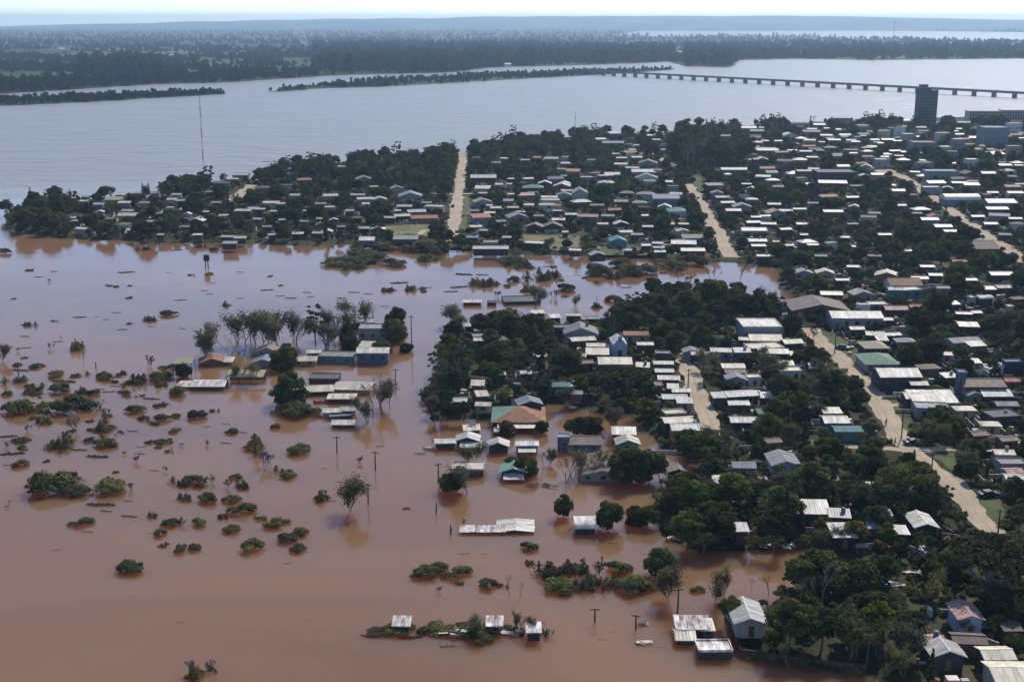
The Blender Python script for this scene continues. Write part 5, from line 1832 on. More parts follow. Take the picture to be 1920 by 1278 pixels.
# hand-placed trees: column row height kind
def ts(text, **kw):
    for row in text.strip().split(';'):
        t = row.split()
        if t:
            rr = random.Random(int(float(t[0]) * 71 + float(t[1])))
            h = float(t[2])
            if t[3] == 'round' and not kw.get('flood'):
                u = rr.random()
                h *= rr.uniform(0.56, 0.92)
                t[3] = 'olive' if u < 0.17 else 'tall' if u < 0.31 else 'column' if u < 0.35 else 'umbrella' if u < 0.39 else 'round'
                if t[3] == 'olive':
                    h *= 0.85
            elif t[3] in ('olive', 'bare') and float(t[1]) < 800:
                h *= 0.86
            tree_at(float(t[0]), float(t[1]), h, t[3], **kw)
tree_at(1527, 1112, 84, 'round', 2, True, label='big round tree standing in the flooded inlet at lower right', landmark='the big round tree in the inlet', sxy=1.35)
tree_at(1850, 1128, 122, 'umbrella', 0, label='huge spreading tree with pale trunk at the right edge', landmark='the huge spreading tree')
tree_at(660, 956, 66, 'olive', 1, True, label='lone half-drowned olive tree with visible trunk in mid flood', landmark='the lone half-drowned tree')
tree_at(548, 756, 54, 'round', 1, True, sxy=0.8, label='single round grey-green tree left of the islet sheds', landmark='the round tree by the islet sheds')
tree_at(967, 374, 72, 'column', 0, label='tall dark pointed conifer among peninsula roofs', landmark='the tall pointed conifer', sxy=0.7)
tree_at(1612, 1112, 60, 'round', 1, True, label='low tree in the flood right of the big round tree')
tree_at(1370, 1160, 44, 'round', 3, label='small dense tree at the corner of the boundary wall')
ts('''1480 1205 100 round; 1450 1225 70 round; 1540 1215 100 round; 1510 1185 50 round; 1590 1220 90 round; 1640 1225 80 round; 1690 1240 70 olive; 1745 1275 66 column; 1480 1238 40 olive; 1680 1180 60 round;
1740 1120 70 round; 1800 1010 76 round; 1812 1022 60 round; 1905 1230 70 round; 1720 1180 60 round; 1590 1230 70 olive;''')
ts('''1700 1262 46 olive; 1660 1256 42 olive; 1732 1240 50 round; 1790 1185 46 olive; 1868 1192 50 round; 1605 1235 76 palm; 1650 1235 82 palm; 1625 1245 70 palm''')
ts('''405 672 68 olive; 430 668 50 bare; 385 670 40 olive; 455 646 66 olive; 470 642 66 bare; 485 648 70 olive; 505 650 72 olive; 525 650 68 olive; 545 644 62 olive; 556 648 60 bare; 592 645 76 tall; 606 656 56 olive; 625 640 60 bare; 612 636 60 olive;
640 640 40 bare; 686 610 56 olive; 678 608 40 bare; 700 606 40 bare; 742 612 34 round; 735 640 40 round; 716 668 30 round; 540 690 48 round; 530 692 36 round; 445 720 44 olive; 460 714 36 bare; 700 775 70 bare; 718 772 84 bare; 710 760 60 olive; 730 768 66 bare; 695 790 50 olive;
560 785 40 bare; 650 640 26 round; 655 655 28 round; 760 660 16 round; 768 658 14 round; 345 706 26 round;
880 925 56 olive; 855 920 44 round; 838 918 30 round; 885 875 40 olive; 1060 905 60 bare; 1095 895 50 olive; 1075 900 44 bare; 1110 890 40 bare; 1018 875 34 bare; 1030 870 30 olive; 985 890 34 round; 960 880 24 round; 1180 905 66 round; 1200 905 60 round; 1218 900 56 round; 1165 910 40 round;
1056 968 44 round; 1140 990 50 round; 1190 982 32 round; 1215 985 36 round; 1235 1078 50 round; 1255 1122 68 olive; 1278 1080 44 bare; 1335 1122 56 olive; 1355 1118 48 bare; 1440 1116 48 bare; 1408 1106 26 bare; 955 1120 46 bare; 975 1122 36 bare; 968 1184 34 olive; 878 1190 40 olive; 884 1192 30 bare; 1020 1190 30 bare;
862 612 52 olive; 845 610 48 bare; 905 618 34 olive; 920 612 30 olive; 690 1015 1 bare;
1090 815 34 round; 1075 815 30 round; 1110 812 30 round; 1155 805 44 olive; 1015 812 24 round; 950 815 26 round; 157 680 26 bare;  5 676 36 olive; 1335 535 40 bare; 1388 530 44 bare; 1000 575 44 olive; 1120 575 24 bare; 1075 575 26 olive; 950 575 20 bare''', flood=True)
# the dense dark edge of the drowned grove
ts('''850 650 62 round; 828 690 66 round; 860 700 70 round; 820 735 60 round; 848 745 64 round; 880 680 70 round; 812 770 50 round; 838 785 50 round; 870 785 48 round; 895 790 40 round; 815 795 36 round; 900 700 60 round; 920 665 56 round; 955 650 70 round;
975 660 60 tall; 1000 650 56 round; 925 720 56 round; 960 720 70 tall; 1000 720 80 tall; 1030 700 76 tall; 1065 700 60 round; 1085 690 56 round; 1020 745 46 round; 950 760 40 olive; 1120 740 60 round; 1150 745 66 round; 1180 740 60 round; 1090 745 50 round; 1210 745 50 round; 1140 770 40 round;
1060 755 40 olive; 985 630 40 round; 1010 622 44 round; 1150 640 60 tall; 1140 630 50 round; 1185 625 44 round; 830 640 40 bare; 860 620 36 olive; 890 745 30 round''')
ts('''1215 590 60 round; 1245 580 60 round; 1275 590 66 round; 1300 595 70 round; 1330 590 70 round; 1360 600 76 round; 1395 600 76 round; 1425 590 60 round; 1370 580 50 round; 1200 605 46 round; 1260 615 50 round; 1290 630 50 round; 1320 625 46 round; 1265 655 44 round; 1250 640 50 round; 1230 655 40 round;
1330 650 40 round; 1360 625 36 round; 1180 600 50 tall; 1165 620 50 round; 1495 620 44 round; 1525 640 44 round; 1520 690 60 round; 1522 706 56 round; 1500 725 40 round; 1525 720 56 round; 1330 720 50 round; 1345 700 50 olive; 1440 700 44 olive; 1420 680 40 olive; 1460 705 40 olive; 1540 600 30 round;
1635 640 34 round; 1600 600 30 round''')
ts('''1290 860 60 round; 1320 870 70 round; 1350 870 76 round; 1330 905 80 round; 1270 960 80 round; 1300 970 84 round; 1330 990 84 round; 1370 1000 80 round; 1400 985 76 round; 1290 1020 70 round; 1320 1030 56 round; 1430 1000 76 round; 1460 985 80 round; 1500 1000 76 round; 1440 950 80 round; 1480 930 76 round;
1520 940 80 round; 1560 930 84 round; 1400 940 80 round; 1370 950 76 round; 1345 935 70 round; 1590 950 80 round; 1620 970 84 round; 1660 960 90 round; 1700 950 96 round; 1730 940 90 round; 1690 985 70 round; 1640 1000 70 round; 1600 1020 60 round; 1560 1020 60 round; 1660 1030 70 round; 1720 1040 70 round; 1760 1030 70 round;
1752 965 70 round; 1600 900 60 round; 1640 900 64 round; 1680 900 60 round; 1720 905 66 round; 1550 895 60 round; 1500 900 50 round; 1430 905 56 round; 1460 900 40 round; 1250 1010 50 round; 1240 960 50 round; 1410 1030 40 round; 1450 1035 40 round; 1500 1035 36 round; 1360 840 60 round; 1400 835 50 round; 1440 830 60 round; 1420 860 40 round;
1480 830 66 round; 1500 810 70 round; 1530 790 66 round; 1500 770 60 round; 1460 790 56 round; 1540 830 40 round; 1578 762 56 round; 1560 745 56 round; 1530 745 50 round; 1610 850 50 round; 1640 850 40 round; 1650 845 36 round; 1740 830 60 round; 1770 835 64 round; 1760 810 56 round;
1800 850 50 round; 1825 860 60 round; 1820 900 66 round; 1850 900 60 round; 1780 790 40 round; 1900 930 60 round; 1910 990 70 round''')
ts('''1290 312 90 tall; 1300 318 96 tall; 1282 306 80 round; 1330 310 60 round; 1360 310 60 round; 1340 300 56 round; 1395 302 50 round; 1270 300 60 round; 1310 300 70 round''')

# scattered trees over all dry land, kept off roads, houses, open patches and from in front of visible roofs
def scatter_trees(n_try=44000):
    r = np.random.default_rng(77)
    hx = np.array([h[:9] for h in HOUSES])
    out = []
    cell = {}
    def clash(x, y, rad):
        i, j = int(x // 12), int(y // 12)
        for a in (-1, 0, 1):
            for b in (-1, 0, 1):
                for (tx, ty, tr) in cell.get((i + a, j + b), ()):
                    if (tx - x) ** 2 + (ty - y) ** 2 < (0.62 * (rad + tr)) ** 2:
                        return True
        return False
    for (x, y, rr, h) in TREES:
        cell.setdefault((int(x // 12), int(y // 12)), []).append((x, y, min(rr, 6)))
    # sample evenly in ground area over the visible wedge
    ys = np.sqrt(r.uniform(190 ** 2, 1290 ** 2, n_try))
    xs = r.uniform(-0.47, 0.50, n_try) * (ys + 30)
    pts = np.stack([xs, ys], 1)
    s = signed_dist(pts, WP['town']) + wobble(xs, ys) * 0.9
    inop = in_open(xs, ys, 1.0)
    rdist = road_dist(xs, ys)
    inop |= rdist < 1.2
    rp = []
    for line, hw in ROADS:
        for a, b in zip(line[:-1], line[1:]):
            for t in np.linspace(0, 1, max(2, int(np.hypot(*(b - a)) / 4))):
                q = a + (b - a) * t
                rp.append(to_px(q[0], q[1], LZ))
    rp = np.array(rp)
    for i in range(n_try):
        if s[i] < 0.6 or inop[i]:
            continue
        x, y = xs[i], ys[i]
        u = r.uniform()
        key, k = ('round', int(r.integers(0, 5)))
        if u < 0.09:
            key, k = 'tall', int(r.integers(0, 2))
        elif u < 0.23:
            key, k = 'olive', int(r.integers(0, 3))
        elif u < 0.29:
            key, k = 'bare', int(r.integers(0, 3))
        elif u < 0.32:
            key, k = 'column', int(r.integers(0, 2))
        elif u < 0.335:
            key, k = 'palm', int(r.integers(0, 2))
        elif u < 0.35:
            key, k = 'umbrella', int(r.integers(0, 2))
        sc_ = float(r.uniform(0.40, 1.0) if r.uniform() < .8 else r.uniform(1.0, 1.25)) * (0.72 if key == 'umbrella' else 1.0)
        R, H = ARC[key][k][2] * sc_, ARC[key][k][3] * sc_
        px, py = to_px(x, y, LZ)
        sc = F / depth(x, y, LZ)
        wooded = (520 < px < 860 and py < 345) or (870 < px < 1180 and py < 325) or (px < 140) or py < 262 or (1450 < px < 1640 and 300 < py < 330)
        # in front of a roof that the photo shows?
        dx = np.abs(px - hx[:, 4])
        dy = py - hx[:, 5]
        hide = (dx < hx[:, 6] * 0.5 + R * sc * 0.55) & (dy > -2) & (dy < H * sc * 0.93 + 3)
        if hide.any() and not (i % 60 == 0 and not (hx[hide, 6] > 30).any()):
            # a low tree in front of the wall is fine
            sc_ *= 0.42
            R, H = ARC[key][k][2] * sc_, ARC[key][k][3] * sc_
            hide = (dx < hx[:, 6] * 0.5 + R * sc * 0.5) & (dy > -2) & (dy < H * sc + 1)
            if hide.any() or key != 'round':
                continue
        if ((np.abs(x - hx[:, 0]) < hx[:, 2] + R * 0.35) & (np.abs(y - hx[:, 1]) < hx[:, 3] + R * 0.35)).any():
            continue
        if ((np.abs(px - rp[:, 0]) < R * sc * 0.85) & (py - rp[:, 1] > -2) & (py - rp[:, 1] < H * sc * 0.85)).any() and i % 7:
            continue
        if clash(x, y, R * (0.85 if wooded else 1.0)) or rdist[i] < R * 0.55 + 0.6:
            continue
        cell.setdefault((int(x // 12), int(y // 12)), []).append((x, y, R))
        out.append((x, y, key, k, sc_, H * sc, px, py))
    return out

SC = scatter_trees()
room = max(0, 300 - len(TREES))
SC.sort(key=lambda t: -t[5])
near = [t for t in SC if -10 < t[6] < 1930 and t[7] < 1290][:room]
nid = set(id(t) for t in near)
for (x, y, key, k, s, hp, px, py) in near:
    plant_tree(x, y, LZ - 0.1, key, k, s, px, py)
rest = [t for t in SC if id(t) not in nid]

# ---- masses that nobody could count: one object each, instanced from the same trees
def instancer(name, entries, sources):
    """entries: (x, y, z, source index, scale, rotation)"""
    me = bpy.data.meshes.new(name)
    n = len(entries)
    a = np.array([e[:3] for e in entries], dtype=np.float32)
    me.vertices.add(n)
    me.vertices.foreach_set('co', a.ravel())
    for nm, typ, col in (('idx', 'INT', 3), ('sc', 'FLOAT', 4), ('rot', 'FLOAT', 5)):
        at = me.attributes.new(nm, typ, 'POINT')
        at.data.foreach_set('value', np.array([e[col] for e in entries], dtype=np.int32 if typ == 'INT' else np.float32))
    o = obj(name, me)
    o['kind'] = 'stuff'
    ng = bpy.data.node_groups.new(name, 'GeometryNodeTree')
    ng.interface.new_socket('Geometry', in_out='INPUT', socket_type='NodeSocketGeometry')
    ng.interface.new_socket('Geometry', in_out='OUTPUT', socket_type='NodeSocketGeometry')
    N, L = ng.nodes, ng.links
    gi, go = N.new('NodeGroupInput'), N.new('NodeGroupOutput')
    join = N.new('GeometryNodeJoinGeometry')
    for k, src in enumerate(sources):
        # one picked source per index keeps the order explicit
        oi = N.new('GeometryNodeObjectInfo')
        oi.inputs['Object'].default_value = src
        oi.inputs['As Instance'].default_value = True
        iop = N.new('GeometryNodeInstanceOnPoints')
        cmpn = N.new('FunctionNodeCompare')
        cmpn.data_type = 'INT'
        cmpn.operation = 'EQUAL'
        at = N.new('GeometryNodeInputNamedAttribute')
        at.data_type = 'INT'
        at.inputs['Name'].default_value = 'idx'
        ai = [s for s in cmpn.inputs if s.type == 'INT' and s.enabled]
        L.new(at.outputs['Attribute'], ai[0])
        ai[1].default_value = k
        L.new(cmpn.outputs['Result'], iop.inputs['Selection'])
        L.new(gi.outputs[0], iop.inputs['Points'])
        L.new(oi.outputs['Geometry'], iop.inputs['Instance'])
        sa = N.new('GeometryNodeInputNamedAttribute')
        sa.data_type = 'FLOAT'
        sa.inputs['Name'].default_value = 'sc'
        L.new(sa.outputs['Attribute'], iop.inputs['Scale'])
        ra = N.new('GeometryNodeInputNamedAttribute')
        ra.data_type = 'FLOAT'
        ra.inputs['Name'].default_value = 'rot'
        cx = N.new('ShaderNodeCombineXYZ')
        L.new(ra.outputs['Attribute'], cx.inputs['Z'])
        er = N.new('FunctionNodeEulerToRotation')
        L.new(cx.outputs['Vector'], er.inputs['Euler'])
        L.new(er.outputs['Rotation'], iop.inputs['Rotation'])
        L.new(iop.outputs['Instances'], join.inputs['Geometry'])
    L.new(join.outputs['Geometry'], go.inputs[0])
    md = o.modifiers.new('instances', 'NODES')
    md.node_group = ng
    return o

def joined_source(key, k):
    """an archetype as one mesh with its trunk and crown, used only as an instance source"""
    tr, cr, R, H = ARC[key][k]
    parts = [m for m in (tr, cr) if m]
    bm = bmesh.new()
    mats = []
    for m in parts:
        base = len(bm.faces)
        bm.from_mesh(m)
        bm.faces.ensure_lookup_table()
        mats.append(m.materials[0])
        for f in bm.faces[base:]:
            f.material_index = len(mats) - 1
    me = bpy.data.meshes.new('source_' + key)
    bm.to_mesh(me)
    bm.free()
    for m in mats:
        me.materials.append(m)
    return bpy.data.objects.new('source_' + key, me)

keys = []
srcs = []
for key in ('round', 'tall', 'olive', 'bare', 'column', 'umbrella', 'palm'):
    for k in range(len(ARC[key])):
        keys.append((key, k))
        srcs.append(joined_source(key, k))
tw = instancer('town_trees', [(x, y, LZ - 0.1, keys.index((key, k)), s, random.uniform(0, 6.28)) for (x, y, key, k, s, hp, px, py) in rest], srcs)
tw['label'] = 'mass of dark garden trees filling the blocks between town houses'
tw['category'] = 'trees'

# low garden shrubs and weeds under and between everything on dry land
def undergrowth(n_try=34000):
    r = np.random.default_rng(5)
    ys = np.sqrt(r.uniform(200 ** 2, 1250 ** 2, n_try))
    ys = np.concatenate([ys, r.uniform(200, 430, 9000)])
    n_try = len(ys)
    xs = r.uniform(-0.46, 0.48, n_try) * (ys + 30)
    s = signed_dist(np.stack([xs, ys], 1), WP['town']) + wobble(xs, ys) * 0.9
    inop = in_open(xs, ys, 1.0) | (road_dist(xs, ys) < 1.0)
    hx = np.array([h[:9] for h in HOUSES])
    out = []
    for i in range(len(xs)):
        if s[i] < 0.1 or inop[i]:
            continue
        x, y = xs[i], ys[i]
        if ((np.abs(x - hx[:, 0]) < hx[:, 2] + 0.6) & (np.abs(y - hx[:, 1]) < hx[:, 3] + 0.6)).any():
            continue
        out.append((x, y, LZ - 0.05, int(r.integers(0, 6)), float(r.uniform(0.7, 2.3)), float(r.uniform(0, 6.28))))
    return out
bsrc = [joined_source('bush', k) for k in range(4)] + [joined_source('reed', k) for k in range(2)]
ug = instancer('undergrowth', undergrowth(), bsrc)
ug['label'] = 'low weeds and garden shrubs on the dry ground'
ug['category'] = 'undergrowth'

# woods on the far bank and the river islands
def far_woods():
    r = np.random.default_rng(9)
    out = []
    def band(poly, n, y0, y1, smin, smax, prob, mar=4):
        ys = r.uniform(y0, y1, n)
        xs = r.uniform(-0.52, 0.52, n) * ys
        pts = np.stack([xs, ys], 1)
        s = np.full(n, -1e9)
        for p in poly:
            s = np.maximum(s, signed_dist(pts, WP[p]))
        s = s + wobble(xs, ys) * 3.0
        for i in range(n):
            if s[i] < mar:
                continue
            c = prob(xs[i], ys[i], s[i])
            if r.uniform() > c:
                continue
            out.append((xs[i], ys[i], 0.5, int(r.integers(0, 3)), float(r.uniform(smin, smax)), float(r.uniform(0, 6.28))))
    def patches(x, y, s):
        v = math.sin(x * .0061 + 1.9 * math.sin(y * .0043 + 1)) + math.sin(y * .0072 + 1.5 * math.sin(x * .0037)) + .5 * math.sin(x * .021 + y * .017)
        shore = 0.7 if (s < 90 and v > -0.8) else 0.0
        return max(shore, 0.95 if v > 0.25 else 0.035)
    band(['fl'], 26000, 1650, 3800, 0.7, 1.35, patches)
    band(['fl'], 16000, 3800, 7500, 0.8, 1.5, patches)
    band(['fl', 'fr'], 9000, 7500, 14000, 1.0, 1.9, patches)
    def belts(x, y, s):
        px, py = to_px(x, y, 2)
        return 0.9 if ((590 < px < 1010 and 78 < py < 136) or (150 < px < 300 and 118 < py < 143) or (1285 < px < 1380 and 90 < py < 125) or (1000 < px < 1260 and 92 < py < 118)) else (0.28 if (1380 < px < 1925 and 78 < py < 113) else 0.0)
    band(['fl'], 26000, 2200, 5200, 1.3, 2.3, belts)
    band(['i1'], 60000, 1350, 2000, 0.18, 0.55, lambda x, y, s: 0.85 if math.sin(x * .021 + 2 * math.sin(y * .03)) > -0.4 else 0.3, 3)
    band(['i2'], 60000, 1700, 2800, 0.2, 0.62, lambda x, y, s: 0.8 if math.sin(x * .017 + 2 * math.sin(y * .021)) > -0.3 else 0.25, 3)
    return out
fsrc = [joined_source('far', k) for k in range(3)]
fw = instancer('far_woodland', far_woods(), fsrc)
fw['label'] = 'dark woodland covering the far bank and river islands'
fw['category'] = 'woodland'

# houses of the far bank: small pale blocks among the woods
def far_houses():
    r = random.Random(4)
    spots = []
    for i in range(72):
        px = r.choice([r.uniform(20, 330), r.uniform(640, 1300), r.uniform(1380, 1900), r.uniform(1500, 1900), r.uniform(1400, 1900)])
        py = r.uniform(84, 128) if px < 1300 else r.uniform(80, 104)
        if px < 640:
            py = r.uniform(84, 112)
        spots.append((px, py))
    for i, (px, py) in enumerate(spots):
        p = G(px, py, 2.0)
        s = r.uniform(0.6, 1.4)
        root = empty('far_house', (p.x, p.y, 1.8), r.uniform(-.4, .4))
        w, d, h = 13 * s, 9 * s, 4.0 + 3 * r.random()
        MB().box((0, 0, h / 2), (w, d, h)).build('wall', r.choice(['wall_white', 'wall_cream', 'wall_tan', 'wall_white']), root)
        rb = MB()
        rise = 0.22 * d
        rb.slab([(-w / 2 - .4, -d / 2 - .4, h), (w / 2 + .4, -d / 2 - .4, h), (w / 2 + .4, 0, h + rise), (-w / 2 - .4, 0, h + rise)], 0.3)
        rb.slab([(w / 2 + .4, d / 2 + .4, h), (-w / 2 - .4, d / 2 + .4, h), (-w / 2 - .4, 0, h + rise), (w / 2 + .4, 0, h + rise)], 0.3)
        rb.build('roof', r.choice(['roof_white', 'roof_white', 'roof_cream', 'roof_terra', 'roof_lgrey']), root)
        reg(root, 'far house', px, py, 'tiny pale house on the far bank')
for px, py, t in ((40, 100, 'the left end of the far bank'), (220, 95, 'the far clearing at upper left'), (590, 110, 'the smoke beyond the river'), (760, 85, 'the tall wood of the far bank'),
                  (1050, 95, 'the middle of the far bank'), (1210, 102, 'the sandy far shore'), (1500, 90, 'the far promontory'), (1850, 92, 'the right end of the far bank')):
    LANDMARKS.append((px, py, t))
far_houses()

def smoke():
    p = G(575, 92, 2.0)
    root = MB()
    rd = random.Random(3)
    pts, rad = [], []
    for i in range(9):
        t = i / 8
        pts.append((p.x - 60 * t ** 1.5, p.y, 4 + 95 * t))
        rad.append(6 + 36 * t * (1.15 - t))
    root.tube(pts, rad, 14)
    m = bpy.data.materials.new('smoke')
    m.use_nodes = True
    n = m.node_tree.nodes
    n.remove(n['Principled BSDF'])
    pv = n.new('ShaderNodeVolumePrincipled')
    pv.inputs['Color'].default_value = (0.9, 0.92, 0.95, 1)
    pv.inputs['Density'].default_value = 0.01
    ns = n.new('ShaderNodeTexNoise')
    ns.inputs['Scale'].default_value = 0.03
    gm = n.new('ShaderNodeNewGeometry')
    m.node_tree.links.new(gm.outputs['Position'], ns.inputs['Vector'])
    nr = n.new('ShaderNodeMapRange')
    nr.inputs['From Min'].default_value = 0.42
    nr.inputs['From Max'].default_value = 0.72
    nr.inputs['To Max'].default_value = 0.07
    m.node_tree.links.new(ns.outputs['Fac'], nr.inputs['Value'])
    m.node_tree.links.new(nr.outputs['Result'], pv.inputs['Density'])
    m.node_tree.links.new(pv.outputs['Volume'], n['Material Output'].inputs['Volume'])
    MATS['smoke'] = m
    o = root.build('smoke_plume', 'smoke')
    o['kind'] = 'stuff'
    o['label'] = 'thin grey smoke plume rising beyond the far river bank'
    o['category'] = 'smoke'
smoke()

# ------------------------------------------------------------------ bushes and drifting plants in the flood
def extra_drift():
    r = random.Random(55)
    n = 0
    while n < 128:
        px, py = (r.uniform(0, 800), r.uniform(500, 960)) if n < 60 else (r.uniform(860, 1400), r.uniform(490, 560)) if n < 84 else (r.uniform(0, 330), r.uniform(690, 860))
        if 320 < px < 800 and 560 < py < 810:
            continue
        if 84 > n >= 60 and py > 530 and px > 1180:
            continue
        bush(px, py, r.uniform(9, 22) if n < 84 else r.uniform(16, 44), r.choice(['reed', 'mat', 'mat', 'reed', 'shrub', 'bush'] if n < 84 else ['reed', 'mat', 'reed', 'reed', 'bush']), 0.65)
        n += 1

BUSHWORD = dict(bush='rounded green bush', reed='reedy olive bush', shrub='leafless grey shrub', mat='flat drift of floating plants')

def bush(px, py, wpx, key, hfac=1.0):
    p = G(px, py, 0)
    sc = scale_at(p)
    R = wpx / sc / 2 * (1.28 if key == 'bush' else 1.1)
    k = random.randrange(len(ARC[key]))
    me = ARC[key][k][1]
    o = obj({'bush': 'bush', 'reed': 'reed_bush', 'shrub': 'bare_shrub', 'mat': 'floating_plants'}[key], me)
    o.location = (p.x, p.y + R * 0.5, -0.05)
    hz = R * hfac * (1.0 if key == 'shrub' else random.uniform(0.62, 0.9)) if key != 'mat' else R * 0.8
    o.scale = (R, R * random.uniform(.75, 1.0), hz)
    o.rotation_euler = (0, 0, random.uniform(-.3, .3) if key == 'mat' else random.uniform(0, 6.28))
    reg(o, {'mat': 'floating plants'}.get(key, 'bush'), px, py, BUSHWORD[key])
BK = dict(g='bush', o='reed', b='shrub', m='mat')
BUSHES = '''1425 1241 40 g;1470 1246 46 o;1520 1252 50 g;1565 1257 44 o;1605 1262 40 g;140 658 42 o 1.3;53 612 26 o;45 632 18 m;48 653 18 m;30 660 16 b;93 655 22 b;278 602 28 o;313 592 32 g;218 587 16 m;228 619 18 m;283 613 14 m;342 617 14 m;198 600 12 m;337 564 20 m;392 552 14 m;422 574 26 o;25 720 48 o;55 740 40 o;
10 742 24 g;110 738 44 g;150 740 34 o;173 742 28 g;195 712 36 g;265 722 62 o;297 712 42 g;278 690 40 b;203 736 22 m;235 742 24 g;330 742 42 g;130 776 74 g;30 777 58 g;75 776 30 o;195 784 34 b;198 782 26 o;252 775 38 g;80 795 40 o;
50 812 26 b;190 808 62 o;140 810 50 b;110 842 62 o;10 842 24 b;37 842 24 o;145 846 30 m;195 839 44 g;302 789 34 g;330 783 22 g;366 785 38 g;325 811 24 g;400 773 20 o;432 813 26 g;422 796 14 m;385 801 16 m;455 812 16 m;265 839 16 m;
295 841 18 o;315 849 18 o;317 836 18 b;387 836 20 b;418 830 8 m;252 869 28 b;35 877 36 g;15 873 20 m;85 927 84 g 1.1;128 905 44 g 1.1;135 932 54 g;200 927 66 g 1.1;245 920 30 b;50 913 20 o;288 884 18 m;308 885 20 b;335 913 50 o;
362 911 50 g;395 906 30 b;345 939 42 o;387 943 42 g;425 916 30 b;452 916 42 o;440 900 28 g;432 943 34 g;452 965 46 g;415 973 28 o;487 976 24 g;515 989 44 g;285 971 30 o;318 987 34 g;340 986 28 b;370 986 32 g;298 1006 30 g;280 1001 14 m;
305 1026 24 o;335 1036 32 g;362 1033 30 g;432 999 34 g;470 1035 50 g;536 1018 42 g;562 1004 32 g;557 1035 36 g;150 987 40 g;163 999 20 m;185 951 50 m;240 971 30 m;197 960 22 m;105 1033 16 m;242 1074 52 g;538 1058 16 m;9 1113 10 m;
337 1168 18 m;476 849 72 o 1.1;558 852 46 g 1.1;500 881 60 b;530 890 44 o;538 897 32 g;600 940 42 o;602 938 36 b;622 941 18 m;515 804 22 g;555 782 70 g;585 780 40 g;355 1276 62 b;360 1276 56 o;398 1260 36 b;396 1260 30 o;800 1085 56 g;
815 1072 44 g;858 1085 52 g 1.1;862 1097 22 o;915 1105 44 g;940 1103 30 o;990 1033 38 g;993 1061 30 o;820 1112 20 b;1030 1085 70 o;1080 1080 70 o;1050 1112 64 g;1100 1110 70 o;1140 1105 60 o;1160 1078 54 g;1190 1113 66 g;1120 1085 60 b;
1215 1112 40 g;1310 1112 30 g;640 500 84 g 0.5;690 492 100 g 0.5;736 499 60 g 0.5;665 507 60 o 0.5;690 474 80 g 0.6;740 468 70 g 0.6;790 472 90 g 0.7;800 490 60 o 0.7;820 478 50 g;770 460 60 g;725 547 30 o;768 546 32 o;748 532 30 m;575 549 16 m;
582 557 14 m;900 537 56 o;920 536 40 o;870 516 30 m;975 502 84 o 0.5;960 492 56 g 0.5;962 528 28 g;1012 528 60 o;1030 520 50 o;990 548 46 o;1060 546 36 g;1118 517 54 g;1165 502 50 g;1185 517 56 g;1150 523 44 o;1215 514 44 g;1265 507 54 g;1300 500 60 g;
1240 500 40 o;1120 578 26 o;1150 566 34 g;1040 560 30 b;845 548 24 m;860 540 30 m;330 470 20 m;375 465 24 o;268 470 26 o;400 470 20 g;100 510 14 m;70 520 16 m;235 512 28 m;450 511 14 m;5 476 26 g;500 545 22 m;525 556 18 m;545 560 20 m;450 560 14 m;
690 552 16 m;720 575 14 m;800 540 16 m;640 560 18 m;480 330 14 m;505 318 16 m;498 304 14 m;712 838 16 m;672 870 26 b;640 905 16 m;605 880 14 m;870 1040 18 m;905 1040 14 m;905 1065 12 m;1150 1020 18 m;1128 1015 12 m;1210 1040 12 m;580 1165 14 m;
245 1120 14 m;1150 1185 14 m;1115 1190 12 m;1130 1200 16 m;1240 1215 16 m;705 1192 44 g 0.5;745 1190 60 g 0.5;785 1190 56 o 0.6;825 1188 60 g 0.5;865 1188 50 g 0.7;890 1195 64 g 0.8;905 1208 50 g 0.6;940 1187 50 g 0.6;975 1190 44 o 0.6;
1015 1192 36 o;1030 1196 30 b;690 1196 30 m;770 1200 40 m;840 1215 30 m;640 1150 10 m;868 985 20 b;845 998 14 b;1290 1200 14 m;1350 1075 14 m;1380 1105 10 m;1490 1105 14 m;1470 1090 12 m;930 560 26 b;1185 560 22 m;1175 540 18 m'''
for row in BUSHES.replace('\n', '').split(';'):
    t = row.split()
    if t:
        bush(float(t[0]), float(t[1]), float(t[2]), BK[t[3]], float(t[4]) if len(t) > 4 else (1.0 if t[3] != 'b' else 1.1))
extra_drift()
for px, py, tx in ((130, 775, 'the wide dark bush right of the left edge'), (190, 806, 'the broad olive scrub at left'), (268, 720, 'the long scrub left of the carport'), (110, 840, 'the tall scrub above the big bush clump'), (320, 790, 'the bush trio below the lone white roof'), (420, 950, 'the bush field in mid flood'), (20, 720, 'the reeds at the left edge'),
                   (130, 905, 'the big bush clump left of centre'), (242, 1074, 'the lone bush at lower left'), (680, 490, 'the green spit below the peninsula'), (885, 1195, 'the drowned bank'),
                   (1100, 1095, 'the reedy thicket at lower centre'), (470, 848, 'the olive bush cluster in mid flood'), (30, 775, 'the dark bushes at the left edge'), (1000, 510, 'the channel reeds'),
                   (140, 655, 'the leaning bush in open water'), (1240, 505, 'the channel hedge'), (380, 1268, 'the bare scrub at the bottom edge'), (100, 510, 'the open flood at left'),
                   (50, 420, 'the left tip of the peninsula'), (855, 390, 'the straight dirt street'), (600, 300, 'the peninsula wood'), (1300, 270, 'the hilltop gums'), (820, 720, 'the drowned grove edge'),
                   (1320, 590, 'the dark wood by the channel'), (1450, 980, 'the dark lower grove'), (1650, 930, 'the dense trees by the main street'), (1290, 720, 'the small dirt lane'), (1345, 430, 'the winding upper street'),
                   (1620, 1200, 'the palms'), (1760, 400, 'the far right street'), (1550, 1190, 'the trees behind the boundary wall'), (1800, 860, 'the lane right of the crossing'), (480, 640, 'the olive grove behind the islet'),
                   (715, 770, 'the bare trees of the islet'), (1580, 440, 'the wooded middle of the right town'), (1880, 970, 'the lawn at the right edge')):
    LANDMARKS.append((px, py, tx))

